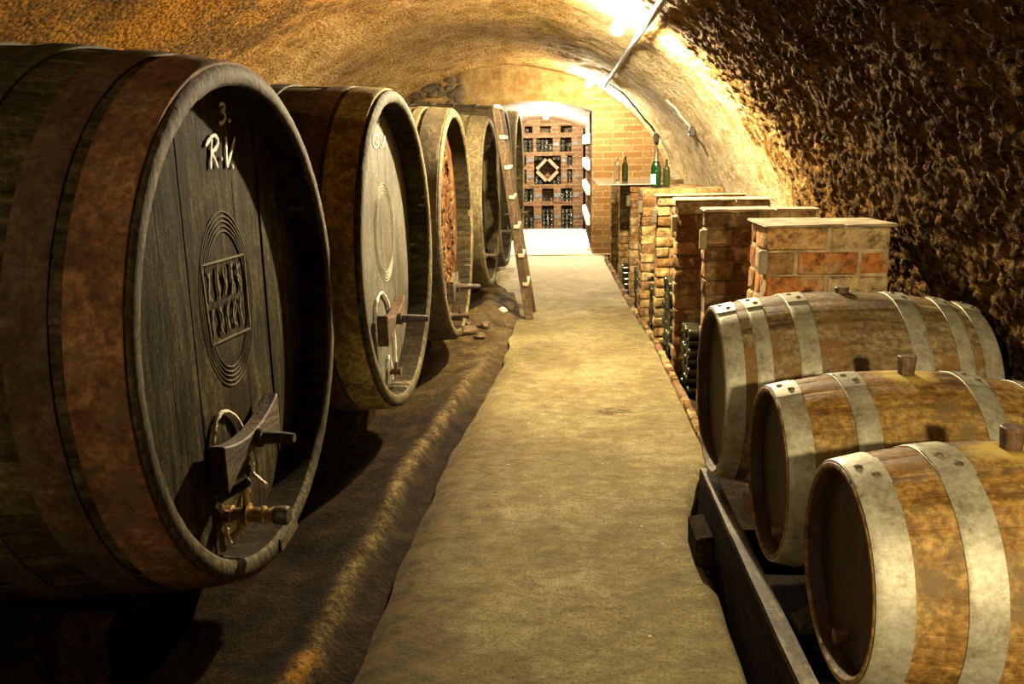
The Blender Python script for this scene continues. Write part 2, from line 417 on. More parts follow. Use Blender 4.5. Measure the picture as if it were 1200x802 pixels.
# ------------------------------------------------------------------ mesh helpers
class MB:
    def __init__(s):
        s.v, s.f, s.c = [], [], []
        s.col = (1, 1, 1)
    def add(s, verts, faces):
        o = len(s.v)
        s.v += [tuple(p) for p in verts]
        s.f += [tuple(i + o for i in f) for f in faces]
        s.c += [s.col] * len(faces)
        return s
    def box(s, lo, hi, m=None, jit=0):
        x0, y0, z0 = lo; x1, y1, z1 = hi
        vs = [Vector(p) for p in ((x0, y0, z0), (x1, y0, z0), (x1, y1, z0), (x0, y1, z0), (x0, y0, z1), (x1, y0, z1), (x1, y1, z1), (x0, y1, z1))]
        if jit: vs = [p + Vector((R_.uniform(-jit, jit), R_.uniform(-jit, jit), R_.uniform(-jit, jit))) for p in vs]
        if m: vs = [m @ p for p in vs]
        return s.add(vs, [(0, 3, 2, 1), (4, 5, 6, 7), (0, 1, 5, 4), (1, 2, 6, 5), (2, 3, 7, 6), (3, 0, 4, 7)])
    def rbox(s, lo, hi, b=.01, m=None, jit=0):
        """box with chamfered edges"""
        c = [(a + d) / 2 for a, d in zip(lo, hi)]
        h = [(d - a) / 2 for a, d in zip(lo, hi)]
        b = min(b, min(h) * .8)
        vs, idx = [], {}
        for sx in (-1, 1):
            for sy in (-1, 1):
                for sz in (-1, 1):
                    sg = (sx, sy, sz)
                    for ax in range(3):
                        p = [c[i] + sg[i] * (h[i] if i == ax else h[i] - b) for i in range(3)]
                        p = Vector([q + R_.uniform(-jit, jit) for q in p]) if jit else Vector(p)
                        idx[(sg, ax)] = len(vs)
                        vs.append(m @ p if m else p)
        fs = []
        for ax in range(3):
            o1, o2 = [(1, 2), (2, 0), (0, 1)][ax]
            for sgn in (-1, 1):
                q = []
                for a, d in ((-1, -1), (1, -1), (1, 1), (-1, 1)):
                    g = [0, 0, 0]; g[ax] = sgn; g[o1] = a; g[o2] = d
                    q.append(idx[(tuple(g), ax)])
                fs.append(tuple(q if sgn > 0 else q[::-1]))
            for a in (-1, 1):
                for d in (-1, 1):
                    g0 = [0, 0, 0]; g0[o1] = a; g0[o2] = d; g0[ax] = -1
                    g1 = list(g0); g1[ax] = 1
                    fs.append((idx[(tuple(g0), o1)], idx[(tuple(g1), o1)], idx[(tuple(g1), o2)], idx[(tuple(g0), o2)]))
        for sx in (-1, 1):
            for sy in (-1, 1):
                for sz in (-1, 1):
                    g = (sx, sy, sz)
                    fs.append(tuple(idx[(g, a)] for a in range(3)))
        return s.add(vs, fs)
    def lathe(s, prof, n=24, axis='z', org=(0, 0, 0), m=None, a0=0, a1=2 * PI, angles=None, rfun=None):
        """prof = [(axial, radius)...]; r=0 closes"""
        full = angles is None and abs(a1 - a0 - 2 * PI) < 1e-6 or angles is not None
        ang = angles or [a0 + (a1 - a0) * i / (n if full else n) for i in range(n if full else n + 1)]
        k = len(ang)
        vs, fs = [], []
        for (t, r) in prof:
            for j, a in enumerate(ang):
                rr = r + (rfun(j, t) if rfun and r > 1e-6 else 0)
                c_, s_ = rr * math.cos(a), rr * math.sin(a)
                p = {'z': (c_, s_, t), 'x': (t, c_, s_), 'y': (s_, t, c_)}[axis]
                p = Vector(p) + Vector(org)
                vs.append(m @ p if m else p)
        for i in range(len(prof) - 1):
            for j in range(k if full else k - 1):
                j2 = (j + 1) % k
                fs.append((i * k + j, i * k + j2, (i + 1) * k + j2, (i + 1) * k + j))
        return s.add(vs, fs)
    def tube(s, pts, r, n=8, cap=True, rj=0):
        pts = [Vector(p) for p in pts]
        vs, fs = [], []
        up = None
        for i, p in enumerate(pts):
            d = (pts[min(i + 1, len(pts) - 1)] - pts[max(i - 1, 0)]).normalized()
            if up is None:
                up = Vector((0, 0, 1)) if abs(d.z) < .9 else Vector((1, 0, 0))
            a = d.cross(up).normalized()
            up = a.cross(d).normalized()
            ri = (r[i] if isinstance(r, (list, tuple)) else r) * (1 + (R_.uniform(-rj, rj) if rj else 0))
            for k in range(n):
                t = 2 * PI * k / n
                vs.append(p + a * ri * math.cos(t) + up * ri * math.sin(t))
        for i in range(len(pts) - 1):
            for k in range(n):
                k2 = (k + 1) % n
                fs.append((i * n + k, i * n + k2, (i + 1) * n + k2, (i + 1) * n + k))
        if cap:
            fs.append(tuple(range(n))[::-1])
            fs.append(tuple(range((len(pts) - 1) * n, len(pts) * n)))
        return s.add(vs, fs)
    def prism(s, poly, x0, x1, m=None, axis='x'):
        n = len(poly)
        def P(t, a, b): return {'x': (t, a, b), 'y': (a, t, b), 'z': (a, b, t)}[axis]
        vs = [Vector(P(x0, a, b)) for a, b in poly] + [Vector(P(x1, a, b)) for a, b in poly]
        if m: vs = [m @ p for p in vs]
        fs = [tuple(range(n))[::-1], tuple(range(n, 2 * n))] + [(i, (i + 1) % n, n + (i + 1) % n, n + i) for i in range(n)]
        return s.add(vs, fs)
    def rock(s, c, r, sub=2, amp=.35, seed=0, sq=(1, 1, 1)):
        bm = bmesh.new()
        bmesh.ops.create_icosphere(bm, subdivisions=sub, radius=1)
        vs = []
        for v in bm.verts:
            k = 1 + amp * noise.noise(v.co * 1.3 + Vector((seed * 3.1, seed * 1.7, seed))) + amp * .4 * noise.noise(v.co * 3 + Vector((seed, 0, 5)))
            vs.append(Vector((v.co.x * k * r * sq[0], v.co.y * k * r * sq[1], v.co.z * k * r * sq[2])) + Vector(c))
        fs = [tuple(v.index for v in f.verts) for f in bm.faces]
        bm.free()
        return s.add(vs, fs)
    def build(s, name, m, parent=None, smooth=35, kind=None, label=None, bevel=0):
        me = bpy.data.meshes.new(name)
        me.from_pydata(s.v, [], s.f)
        if any(c != (1, 1, 1) for c in s.c):
            ca = me.color_attributes.new('tone', 'FLOAT_COLOR', 'CORNER')
            for p in me.polygons:
                for li in p.loop_indices:
                    ca.data[li].color = (*s.c[p.index], 1)
        bm = bmesh.new()
        bm.from_mesh(me)
        bmesh.ops.recalc_face_normals(bm, faces=bm.faces)
        if smooth:
            lim = math.radians(smooth)
            for f in bm.faces: f.smooth = True
            for e in bm.edges:
                if len(e.link_faces) == 2 and e.calc_face_angle(0) > lim: e.smooth = False
        bm.to_mesh(me)
        bm.free()
        me.materials.append(m)
        o = bpy.data.objects.new(name, me)
        C.objects.link(o)
        if parent: o.parent = parent
        if kind: o['kind'] = kind
        if label: o['label'] = label
        if bevel:
            b = o.modifiers.new('bevel', 'BEVEL')
            b.width = bevel
            b.segments = 2
            b.limit_method = 'ANGLE'
        return o

def tag(o, label, cat, group=None, kind=None):
    o['label'] = label
    o['category'] = cat
    if group: o['group'] = group
    if kind: o['kind'] = kind
    return o
def thing(name, loc, label, cat, group=None, rz=0):
    o = bpy.data.objects.new(name, None)
    C.objects.link(o)
    o.location = loc
    o.rotation_euler = (0, 0, rz)
    o.empty_display_size = .1
    return tag(o, label, cat, group)
def copy_tree(o, parent=None):
    c = o.copy()
    C.objects.link(c)
    if parent: c.parent = parent
    for ch in list(o.children): copy_tree(ch, c)
    return c
def lerp(a, b, t): return a + (b - a) * t
def plin(x, pts):
    if x <= pts[0][0]: return pts[0][1]
    for (a, va), (b, vb) in zip(pts, pts[1:]):
        if x <= b: return va + (vb - va) * (x - a) / (b - a)
    return pts[-1][1]

# ------------------------------------------------------------------ the vault
VX, VZ = -0.75, 0.27
LUMP = [0]
def vault_point(th, y):
    """th from the right springing (0) over the crown to the left springing (pi)"""
    k = 0
    LUMP[0] = 0
    if y > 11.7: k = -.03 * min(1, (y - 11.7) / .25)
    if y > 12.45: k += .06 * min(1, (y - 12.45) / .12)
    a = 2.55 - k + .03 * math.sin(y * 1.9) + .02 * math.sin(y * .9 + 1)
    ax = (a if th < PI / 2 else a + .30) - (.02 if th < PI / 2 else 0)
    if th < 0:
        p = Vector((VX + ax, y, VZ + th * 2.55)); nrm = Vector((-1, 0, 0))
    elif th > PI:
        p = Vector((VX - ax, y, VZ - (th - PI) * 2.55)); nrm = Vector((1, 0, 0))
    else:
        p = Vector((VX + ax * math.cos(th), y, VZ + a * math.sin(th)))
        nrm = Vector((-math.cos(th), 0, -math.sin(th)))
    h = .035 * noise.noise(p * 1.5) + .012 * noise.noise(p * 5) + .010 * noise.noise(p * 13) + .006 * noise.noise(p * 27)
    # thick lumpy mould on the near right wall
    if y < 9 and p.x > .3:
        wgt = min(1, max(0, (6.8 - y) * .5)) * min(1, max(0, (p.x - .5) * 2.5))
        if wgt > 0:
            q = p + Vector((noise.noise(p * 4), noise.noise(p * 4 + Vector((9, 0, 0))), noise.noise(p * 4 + Vector((0, 9, 0))))) * .022
            d = noise.voronoi(q * 25)[0]
            lump = math.sqrt(max(0, 1 - 2.4 * d[0] * d[0])) * min(1, max(.40, .8 + 1.6 * noise.noise(p * 7)))
            h += wgt * .034 * lump
            LUMP[0] = wgt * lump
            d2 = noise.voronoi(q * 55)[0]
            h += wgt * .008 * max(0, 1 - 2.0 * d2[0] * d2[0])
    return p + nrm * h
rows, y = [], -2.6
while y < 13.0:
    rows.append(y)
    y += .0135 if 1.9 < y < 6.9 else (.05 if y > 7 else .12)
rows.append(13.02)
def vault_piece(name, t0, t1, n):
    mb = MB()
    vs, lum = [], []
    for yy in rows:
        for i in range(n + 1):
            vs.append(vault_point(lerp(t0, t1, i / n), yy))
            lum.append(LUMP[0])
    k = n + 1
    fs = [(r * k + i, r * k + i + 1, (r + 1) * k + i + 1, (r + 1) * k + i) for r in range(len(rows) - 1) for i in range(n)]
    mb.add(vs, fs)
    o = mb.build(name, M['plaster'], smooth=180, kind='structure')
    ca = o.data.color_attributes.new('lump', 'FLOAT_COLOR', 'POINT')
    ca.data.foreach_set('color', [c_ for v in lum for c_ in (v, v, v, 1)])
    return o
TA, TB = math.radians(58), math.radians(128)
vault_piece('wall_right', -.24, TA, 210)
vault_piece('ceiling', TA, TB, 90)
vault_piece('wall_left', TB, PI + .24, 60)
rear = MB()
rear.box((-3.9, -2.75, -.4), (2.0, -2.55, 3.0))
rear.build('wall_rear', M['plaster'], kind='structure')

# end wall with the arched opening into the bottle niche
def arch_z(x):   # soffit of the opening
    t = (x + .42) / .84
    return 2.27 - .16 * t * t
OX0, OX1 = -1.26, .42
def end_wall():
    mb = MB()
    xs = [-3.7 + .06 * i for i in range(41)] + [OX0 + (OX1 - OX0) * i / 24 for i in range(25)] + [.50 + .08 * i for i in range(18)]
    xs = sorted(set(round(x, 4) for x in xs))
    y0, y1 = 13.0, 13.38
    for a, b in zip(xs, xs[1:]):
        inside = a >= OX0 - 1e-4 and b <= OX1 + 1e-4
        zb = [arch_z(a), arch_z(b)] if inside else [-.4, -.4]
        zt = 3.0
        N = 8
        for i in range(N):
            q = []
            for (xx, k, side) in ((a, i, 0), (b, i, 1), (b, i + 1, 1), (a, i + 1, 0)):
                q.append((xx, y0, lerp(zb[side], zt, k / N)))
            mb.add(q, [(0, 1, 2, 3)])
        mb.add([(a, y0, zb[0]), (b, y0, zb[1]), (b, y1, zb[1]), (a, y1, zb[0])], [(0, 1, 2, 3)])
        mb.add([(a, y1, zb[0]), (b, y1, zb[1]), (b, y1, zt), (a, y1, zt)], [(0, 1, 2, 3)])
    for x in (OX0, OX1):
        mb.add([(x, y0, -.4), (x, y1, -.4), (x, y1, arch_z(x)), (x, y0, arch_z(x))], [(0, 1, 2, 3)])
    return mb.build('wall_end', M['tympanum'], smooth=20, kind='structure')
end_wall()
# niche shell
def niche():
    mb = MB()
    xs = [OX0 - .3 + (OX1 + .55 - OX0 + .3) * i / 24 for i in range(25)]
    ys = [13.37 + .12 * i for i in range(31)]
    vs = []
    for yy in ys:
        for xx in xs:
            t = (xx + .42) / .84
            vs.append((xx, yy, 2.30 - .20 * t * t - .06 * (yy - 13.4) + .012 * noise.noise(Vector((xx * 4, yy * 4, 0)))))
    k = len(xs)
    fs = [(r * k + i, r * k + i + 1, (r + 1) * k + i + 1, (r + 1) * k + i) for r in range(len(ys) - 1) for i in range(k - 1)]
    mb.add(vs, fs)
    mb.build('ceiling_niche', M['niche_brick'], smooth=180, kind='structure')
    for nm, lo, hi in (('wall_niche_back', (-1.7, 16.95, -.2), (1.2, 17.1, 2.6)), ('wall_niche_left', (-1.5, 13.37, -.2), (-1.4, 17, 2.6)), ('wall_niche_right', (.80, 13.37, -.2), (.9, 17, 2.6))):
        MB().box(lo, hi).build(nm, M['rack_brick'], kind='structure')
niche()
# dark rubble masonry showing at the left shoulder of the end wall
rub = MB()
k = 0
for i in range(9):
    for j in range(9):
        x = -2.45 + i * .13 + R_.uniform(-.03, .03)
        z = 1.80 + j * .115 + R_.uniform(-.02, .02)
        top = VZ + 2.53 * math.sqrt(max(0, 1 - ((x - VX) / 2.80) ** 2))
        if x > -1.47 + .04 * math.sin(z * 9) or z > top - .04: continue
        rub.rock((x, 13.02, z), R_.uniform(.06, .10), 2, .6, k, (1.2, .6, .8))
        k += 1
rub.build('wall_rubble_patch', M['stone'], smooth=50, kind='structure')

# ------------------------------------------------------------------ floor
def xl(y): return plin(y, [(-3, -.70), (2.3, -.685), (4.2, -.645), (5.2, -.57), (6.5, -.47), (8, -.46), (9.5, -.62), (11, -1.0), (12.2, -1.7)])
def xr(y): return plin(y, [(-3, .55), (3.6, .56), (3.9, .62), (4.4, .78), (7, .765), (8.7, .69), (12.3, .61), (13.2, .66)])
def strip(name, ys, fun, n, m, smooth=180, skirt=None):
    mb = MB()
    vs = [fun(i / n, yy) for yy in ys for i in range(n + 1)]
    k = n + 1
    mb.add(vs, [(r * k + i, r * k + i + 1, (r + 1) * k + i + 1, (r + 1) * k + i) for r in range(len(ys) - 1) for i in range(n)])
    return mb.build(name, m, smooth=smooth, kind='structure')
ysf = [-2.6 + .05 * i for i in range(314)]
def path_pt(t, y):
    a, b = xl(y), xr(y)
    e = .025 * noise.noise(Vector((y * 3, 0, 1)))
    x = lerp(a + e, b + e * .6, min(1, max(0, (t - .04) / .92)))
    z = .006 * noise.noise(Vector((x * 2, y * 2, 0)))
    ed = min(t, 1 - t)
    if t >= .999: z = -.16
    elif 1 - t < .06: z -= .02
    if t < .16 and y < 6.5: z -= .09 * (1 - t / .16) ** 2.2
    return Vector((x, y, z))
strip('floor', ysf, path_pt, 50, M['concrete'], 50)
def niche_floor(t, y):
    x = lerp(-1.45, .9, t)
    return Vector((x, y, .012 + .004 * noise.noise(Vector((x * 3, y * 3, 0)))))
strip('floor_niche', [12.9 + .2 * i for i in range(22)], niche_floor, 16, M['pale_floor'])
# earth under the casks, rising to a low bank beside the gutter, its lit stripe painted paler
GD = [0, .03, .06, .09, .115, .14, .155, .17, .185, .20, .215, .23, .245, .26, .28, .30, .33, .36, .40, .45, .5, .56, .62, .7, .8, .9, 1.0, 1.1, 1.25, 1.4, 1.6, 1.8, 2.0, 2.3, 2.6, 3.0]
def ground_z(d, x, y):
    wob = .030 * noise.noise(Vector((y * 1.3, 3, 0))) + .012 * noise.noise(Vector((y * 4.5, 8, 0)))
    e = d + wob
    fade = 1 if y < 5.8 else max(0, 1 - (y - 5.8) / 1.5)
    gut = -.095
    bank = plin(e, [(.13, -.095), (.17, -.075), (.215, -.020), (.25, -.004), (.29, -.010), (.40, -.040), (.6, -.062), (1.0, -.075)])
    z = lerp(-.05, bank, fade) if y > 5.8 else bank
    z += .022 * noise.noise(Vector((x * 2.2, y * 2.2, 4))) * min(1, max(0, d - .2) * 4) + .008 * noise.noise(Vector((x * 7, y * 7, 1))) + .005 * noise.noise(Vector((x * 19, y * 19, 1)))
    if y > 6.6:   # heap of swept earth beside the ladder
        z += .13 * math.exp(-((y - 8.1) / .75) ** 2) * math.exp(-((x + .80) / .22) ** 2)
        z += .07 * min(1, (y - 6.6) / 2.5)
    if y > 9.5: z = min(z, -.012 + .01 * noise.noise(Vector((x * 5, y * 5, 1))))
    k = math.exp(-((e - .228) / .034) ** 2) * fade
    return min(z, .16), k
def ground_mesh():
    mb = MB()
    ys = [-2.6 + .035 * i for i in range(448)]
    vs, ks = [], []
    for y in ys:
        for d in GD:
            x = xl(y) + .05 - d
            z, k = ground_z(d, x, y)
            vs.append((x, y, z)); ks.append(k)
    k = len(GD)
    mb.add(vs, [(r * k + i, r * k + i + 1, (r + 1) * k + i + 1, (r + 1) * k + i) for r in range(len(ys) - 1) for i in range(k - 1)])
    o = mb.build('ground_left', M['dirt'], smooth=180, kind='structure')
    ca = o.data.color_attributes.new('bank', 'FLOAT_COLOR', 'POINT')
    ca.data.foreach_set('color', [c_ for v in ks for c_ in (v, v, v, 1)])
ground_mesh()
def ground_r(t, y):
    x = lerp(xr(y) - .06, 2.0, t)
    z = -.11 + .012 * noise.noise(Vector((x * 6, y * 6, 4)))
    if t > .99: z = -.11
    return Vector((x, y, z))
strip('ground_right', [-2.6 + .1 * i for i in range(158)], ground_r, 24, M['dirt'])
# ------------------------------------------------------------------ big casks
def make_cask(label, x, y, z, R, Rb, L, yaw, mats, hoops, rim=.062, recess=.132, nplank=9, gap=.0013, group=None):
    """axis along local x; the head looks down +x; origin at the centre of the rim"""
    t = thing('wine_cask', (x, y, z), label, 'cask', group, -yaw)
    rad = lambda q: R + (Rb - R) * (1 - (2 * (-q) / L - 1) ** 2)
    NS = 32
    ang, drop = [], []
    for i in range(NS):
        for f_, dr in ((0, 1), (.045, 0), (.5, 0), (.955, 0)):
            ang.append(2 * PI * (i + f_) / NS)
            drop.append(dr)
    gro = lambda j, tt: -(.006 if drop[j] else 0) + .004 * noise.noise(Vector((j * .35, tt * 3, y)))
    prof = [(-recess - .03, R - rim), (-.012, R - rim), (0, R - rim + .012), (0, R - .012), (-.012, R)]
    NP = 18
    prof += [(-.012 - (L - .024) * i / NP, rad(-.012 - (L - .024) * i / NP)) for i in range(1, NP + 1)]
    prof += [(-L, R - .012), (-L, R - .06), (-L + .06, R - .06), (-L + .06, 0)]
    MB().lathe([(-recess - .03, R - rim - .0015), (-.016, R - rim - .0015), (-.014, R - rim + .002)], 96, 'x').build('chime_shade', M['inner_shade'], t, smooth=60)  # dark lining added to paint the shade inside the rim
    body = MB().lathe(prof[4:], axis='x', angles=ang, rfun=gro)
    body.build('staves', M[mats['stave']], t, smooth=40)
    MB().lathe(prof[:5], axis='x', angles=ang, rfun=lambda j, tt: .003 * noise.noise(Vector((j * .5, tt * 9, y + 5)))).build('chime_rim', M['rim'], t, smooth=50)
    # head of upright planks
    hb = MB()
    Rh = R - rim + .004
    wds = [R_.uniform(.8, 1.25) for _ in range(nplank)]
    tot = sum(wds)
    yy = -Rh
    for wd in wds:
        y0, y1 = yy, yy + 2 * Rh * wd / tot
        yy = y1
        g = gap
        a, b = y0 + g, y1 - g
        n = 10
        top = [(lerp(a, b, i / n), math.sqrt(max(0, Rh * Rh - lerp(a, b, i / n) ** 2))) for i in range(n + 1)]
        poly = top + [(p, -q) for p, q in reversed(top)]
        off = R_.uniform(-.003, .003) if gap > .001 else 0
        # front, slightly chamfered
        hb.prism(poly, -recess - .04, -recess + off)
    head = hb.build('head', M[mats['head']], t, smooth=0, bevel=min(.003, gap * 1.5))
    MB().lathe([(-recess - .045, 0), (-recess - .045, R - rim + .002), (-recess - .03, R - rim + .002), (-recess - .03, 0)], 48, 'x').build('head_backing', M['carve_dark'], t)
    for (h0, h1, mk) in hoops:
        hp = MB()
        pr = [(-h0, rad(-h0) - .006), (-h0, rad(-h0) + .007), (-h0 - .002, rad(-h0) + .009)]
        for i in range(1, 6): pr.append((-lerp(h0, h1, i / 6), rad(-lerp(h0, h1, i / 6)) + .009))
        pr += [(-h1 + .002, rad(-h1) + .009), (-h1, rad(-h1) + .007), (-h1, rad(-h1) - .006)]
        hp.lathe(pr, 96, 'x', rfun=lambda j, tt: .0025 * noise.noise(Vector((j * .3, tt * 20, h0 * 30))))
        hp.build('hoop', M[mk], t, smooth=40)
    t['_recess'] = recess
    return t
def cradle(x, y, zc, R, Rb, L, label):
    """two hollowed timber saddles carrying one cask"""
    t = thing('cask_cradle', (x, y, 0), label, 'cradle', 'timber cradles under the big casks')
    rad = lambda q: R + (Rb - R) * (1 - (2 * q / L - 1) ** 2)
    for q in (.42, L - .42):
        r = rad(q) + .042
        wdt = .52
        n = 16
        top = [(lerp(-wdt, wdt, i / n), zc - math.sqrt(r * r - lerp(-wdt, wdt, i / n) ** 2)) for i in range(n + 1)]
        poly = [(-wdt - .08, -.16), (wdt + .08, -.16), (wdt + .08, top[-1][1] - .03), ] + [(a, b - .0) for a, b in reversed(top)] + [(-wdt - .08, top[0][1] - .03)]
        # keep a real thickness below the hollow
        if min(b for a, b in top) < -.08: continue
        MB().prism(poly, -q - .08, -q + .08).build('saddle', M['timber_black'], t, smooth=0, bevel=.006)
    return t

def stroke(mb, pts, x, r=.006, cyz=(0, 0), th=.0016, jit=.25):
    """hand-drawn flat line on a head plane at local x"""
    P = [Vector((a - cyz[0], b - cyz[1])) for a, b in pts]
    Q = []
    for i in range(len(P) - 1):
        p0, p1, p2, p3 = P[max(i - 1, 0)], P[i], P[i + 1], P[min(i + 2, len(P) - 1)]
        for k in range(6):
            u = k / 6
            Q.append(.5 * ((2 * p1) + (p2 - p0) * u + (2 * p0 - 5 * p1 + 4 * p2 - p3) * u * u + (3 * p1 - p0 - 3 * p2 + p3) * u ** 3))
    Q.append(P[-1])
    vs, fs = [], []
    for i, q in enumerate(Q):
        d = (Q[min(i + 1, len(Q) - 1)] - Q[max(i - 1, 0)]).normalized()
        nn = Vector((-d.y, d.x))
        w_ = r * R_.uniform(1 - jit, 1 + jit) * (.6 if i in (0, len(Q) - 1) else 1)
        for sx, k in ((0, 1), (th, .75), (th, -.75), (0, -1)):
            vs.append((x + sx, q.x + nn.x * w_ * k, q.y + nn.y * w_ * k))
    for i in range(len(Q) - 1):
        for k in range(4): fs.append((i * 4 + k, i * 4 + (k + 1) % 4, i * 4 + 4 + (k + 1) % 4, i * 4 + 4 + k))
    fs += [(0, 1, 2, 3), tuple(len(vs) - 4 + k for k in range(4))]
    mb.add(vs, fs)
def deeper(pts, x0, x1):
    """the same sight line carried on to a head plane set further back"""
    k = x1 / x0
    return [(a * k, 1.62 + (b - 1.62) * k) for a, b in pts]
def dot(mb, p, x, r, cyz):
    mb.rock((x, p[0] - cyz[0], p[1] - cyz[1]), r, 1, .3, 3, (.5, 1, 1))
def oval(mb, cy, cz, a, b, x, r, n=64, a0=0, a1=2 * PI):
    mb.tube([(x, cy + a * math.cos(lerp(a0, a1, i / n)), cz + b * math.sin(lerp(a0, a1, i / n))) for i in range(n + 1)], r, 6)
def door_bar(t, cy, cz, half, x, mat='bar_wood', bolt=.12):
    """bow-tie clamping bar with a bolt through its waist"""
    poly = []
    n = 12
    for i in range(n + 1):
        u = lerp(-1, 1, i / n)
        poly.append((cy + u * half, cz + .030 + .050 * u * u + .018 * u))
    for i in range(n + 1):
        u = lerp(1, -1, i / n)
        poly.append((cy + u * half, cz - .030 - .058 * u * u + .022 * u))
    b = MB().prism(poly, x + .022, x + .080)
    bo = b.build('door_bar', M[mat], t, smooth=30, bevel=.006)
    bb = MB().lathe([(x, 0), (x, .024), (x + .080, .020), (x + .080, .034), (x + .103, .035), (x + .106, .024), (x + .106 + bolt * .7, .021), (x + .106 + bolt, .016), (x + .106 + bolt, 0)], 14, 'x', (0, cy + .02, cz))
    bb.build('bolt', M['iron_dark'], bo)
    return bo
def cord(name, pts, r, label, group=None):
    P = [Vector(p) for p in pts]
    # catmull-rom
    Q = []
    for i in range(len(P) - 1):
        p0, p1, p2, p3 = P[max(i - 1, 0)], P[i], P[i + 1], P[min(i + 2, len(P) - 1)]
        for k in range(8):
            u = k / 8
            Q.append(.5 * ((2 * p1) + (p2 - p0) * u + (2 * p0 - 5 * p1 + 4 * p2 - p3) * u * u + (3 * p1 - p0 - 3 * p2 + p3) * u ** 3))
    Q.append(P[-1])
    Q = [q + Vector((0, R_.uniform(-.0025, .0025), R_.uniform(-.0025, .0025))) for q in Q]
    o = MB().tube(Q, r, 7, rj=.3).build(name, M['cord'])
    return tag(o, label, 'cord', group)
def small_tap(t, cy, cz, x, length, label=None):
    tp = MB().lathe([(x - .01, 0), (x - .01, .022), (x + length * .25, .026), (x + length * .3, .017), (x + length * .8, .019), (x + length, .026), (x + length, 0)], 12, 'x', (0, cy, cz))
    o = tp.build('tap', M['tap_wood'], t)
    MB().tube([(x + length * .62, cy, cz + .01), (x + length * .62, cy, cz + .055)], .009, 8).build('tap_key', M['tap_wood'], o)
    return o

deg = math.radians
# --- cask 1
c1 = make_cask('nearest and largest-looking cask, chalked 3. R.V., with rusty hoops and brass tap', -1.04, 2.82, 1.04, .85, .93, 1.75, deg(1.6),
               dict(stave='stave_dark', head='head_olive'),
               [(.014, .155, 'rust_orange'), (.19, .30, 'rust_brown'), (.44, .55, 'hoop_olive'), (.72, .80, 'hoop_olive'), (1.2, 1.31, 'hoop_olive'), (1.45, 1.56, 'hoop_olive'), (1.60, 1.735, 'rust_brown')], nplank=8)
cr1 = cradle(-1.04, 2.82, 1.04, .85, .93, 1.75, 'black timber cradle under the nearest cask')
k1 = (2.82, 1.04); hx = -.1285
D1 = lambda pts: deeper(pts, 1.13, 1.168)
ch = MB()
stroke(ch, D1([(2.834, 1.768), (2.862, 1.776), (2.877, 1.768), (2.866, 1.757), (2.846, 1.751), (2.866, 1.747), (2.874, 1.733), (2.855, 1.717), (2.82, 1.710)]), hx, .0070, k1, .002)
dot(ch, D1([(2.907, 1.722)])[0], hx, .009, k1)
stroke(ch, D1([(2.702, 1.639), (2.726, 1.654), (2.754, 1.668), (2.782, 1.671), (2.799, 1.656), (2.781, 1.634), (2.748, 1.619), (2.762, 1.598), (2.780, 1.570)]), hx, .0078, k1, .002)
stroke(ch, D1([(2.753, 1.663), (2.738, 1.616), (2.724, 1.566)]), hx, .0078, k1, .002)
dot(ch, D1([(2.811, 1.598)])[0], hx, .010, k1); dot(ch, D1([(2.896, 1.570)])[0], hx, .010, k1)
stroke(ch, D1([(2.864, 1.67), (2.86, 1.629), (2.851, 1.568)]), hx, .0078, k1, .002)
stroke(ch, D1([(2.851, 1.568), (2.894, 1.615), (2.939, 1.668)]), hx, .0078, k1, .002)
ch.build('chalk_writing', M['chalk'], c1, smooth=0, label='white chalk writing 3. R.V.')
cv = MB()
for i in range(5):
    oval(cv, 2.862 - k1[0], 1.118 - k1[1], .168 + i * .012, .238 + i * .0165, hx - .003, .0024)
cv.build('carved_oval', M['carve_edge'], c1)
pq = MB()
pl_ = D1([(2.588, 1.273), (2.928, 1.268), (2.928, 1.002), (2.612, 1.012)])
for a, b in zip(pl_, pl_[1:] + pl_[:1]): stroke(pq, [a, b], hx - .001, .0045, k1, .003)
# two rows of worn, unreadable carved characters
for row, (zt, zb, cells) in enumerate(((1.250, 1.155, 5), (1.125, 1.035, 5))):
    for i in range(cells):
        x0 = 2.618 + i * .058
        for _ in range(2):
            p = [(x0 + R_.uniform(0, .032), lerp(zt, zb, u) + R_.uniform(-.008, .008)) for u in (0, .35, .7, 1)]
            stroke(pq, D1(p), hx - .001, .0048, k1, .004)
pq.build('carved_plaque', M['carve_edge'], c1, smooth=0)
door_bar(c1, 2.80 - k1[0], .628 - k1[1], .25, -.132, bolt=.11)
cord('cord', [(-1.1646, 2.675, .285), (-1.1651, 2.655, .36), (-1.1658, 2.630, .47), (-1.1662, 2.615, .56), (-1.1660, 2.625, .67), (-1.1651, 2.655, .735), (-1.1636, 2.71, .757), (-1.1611, 2.80, .715), (-1.1588, 2.88, .62), (-1.1577, 2.92, .52), (-1.1576, 2.925, .45), (-1.08, 2.84, .44)], .0075,
     'white cord looped over the bar on the nearest cask chalked 3.', 'cords on the casks')
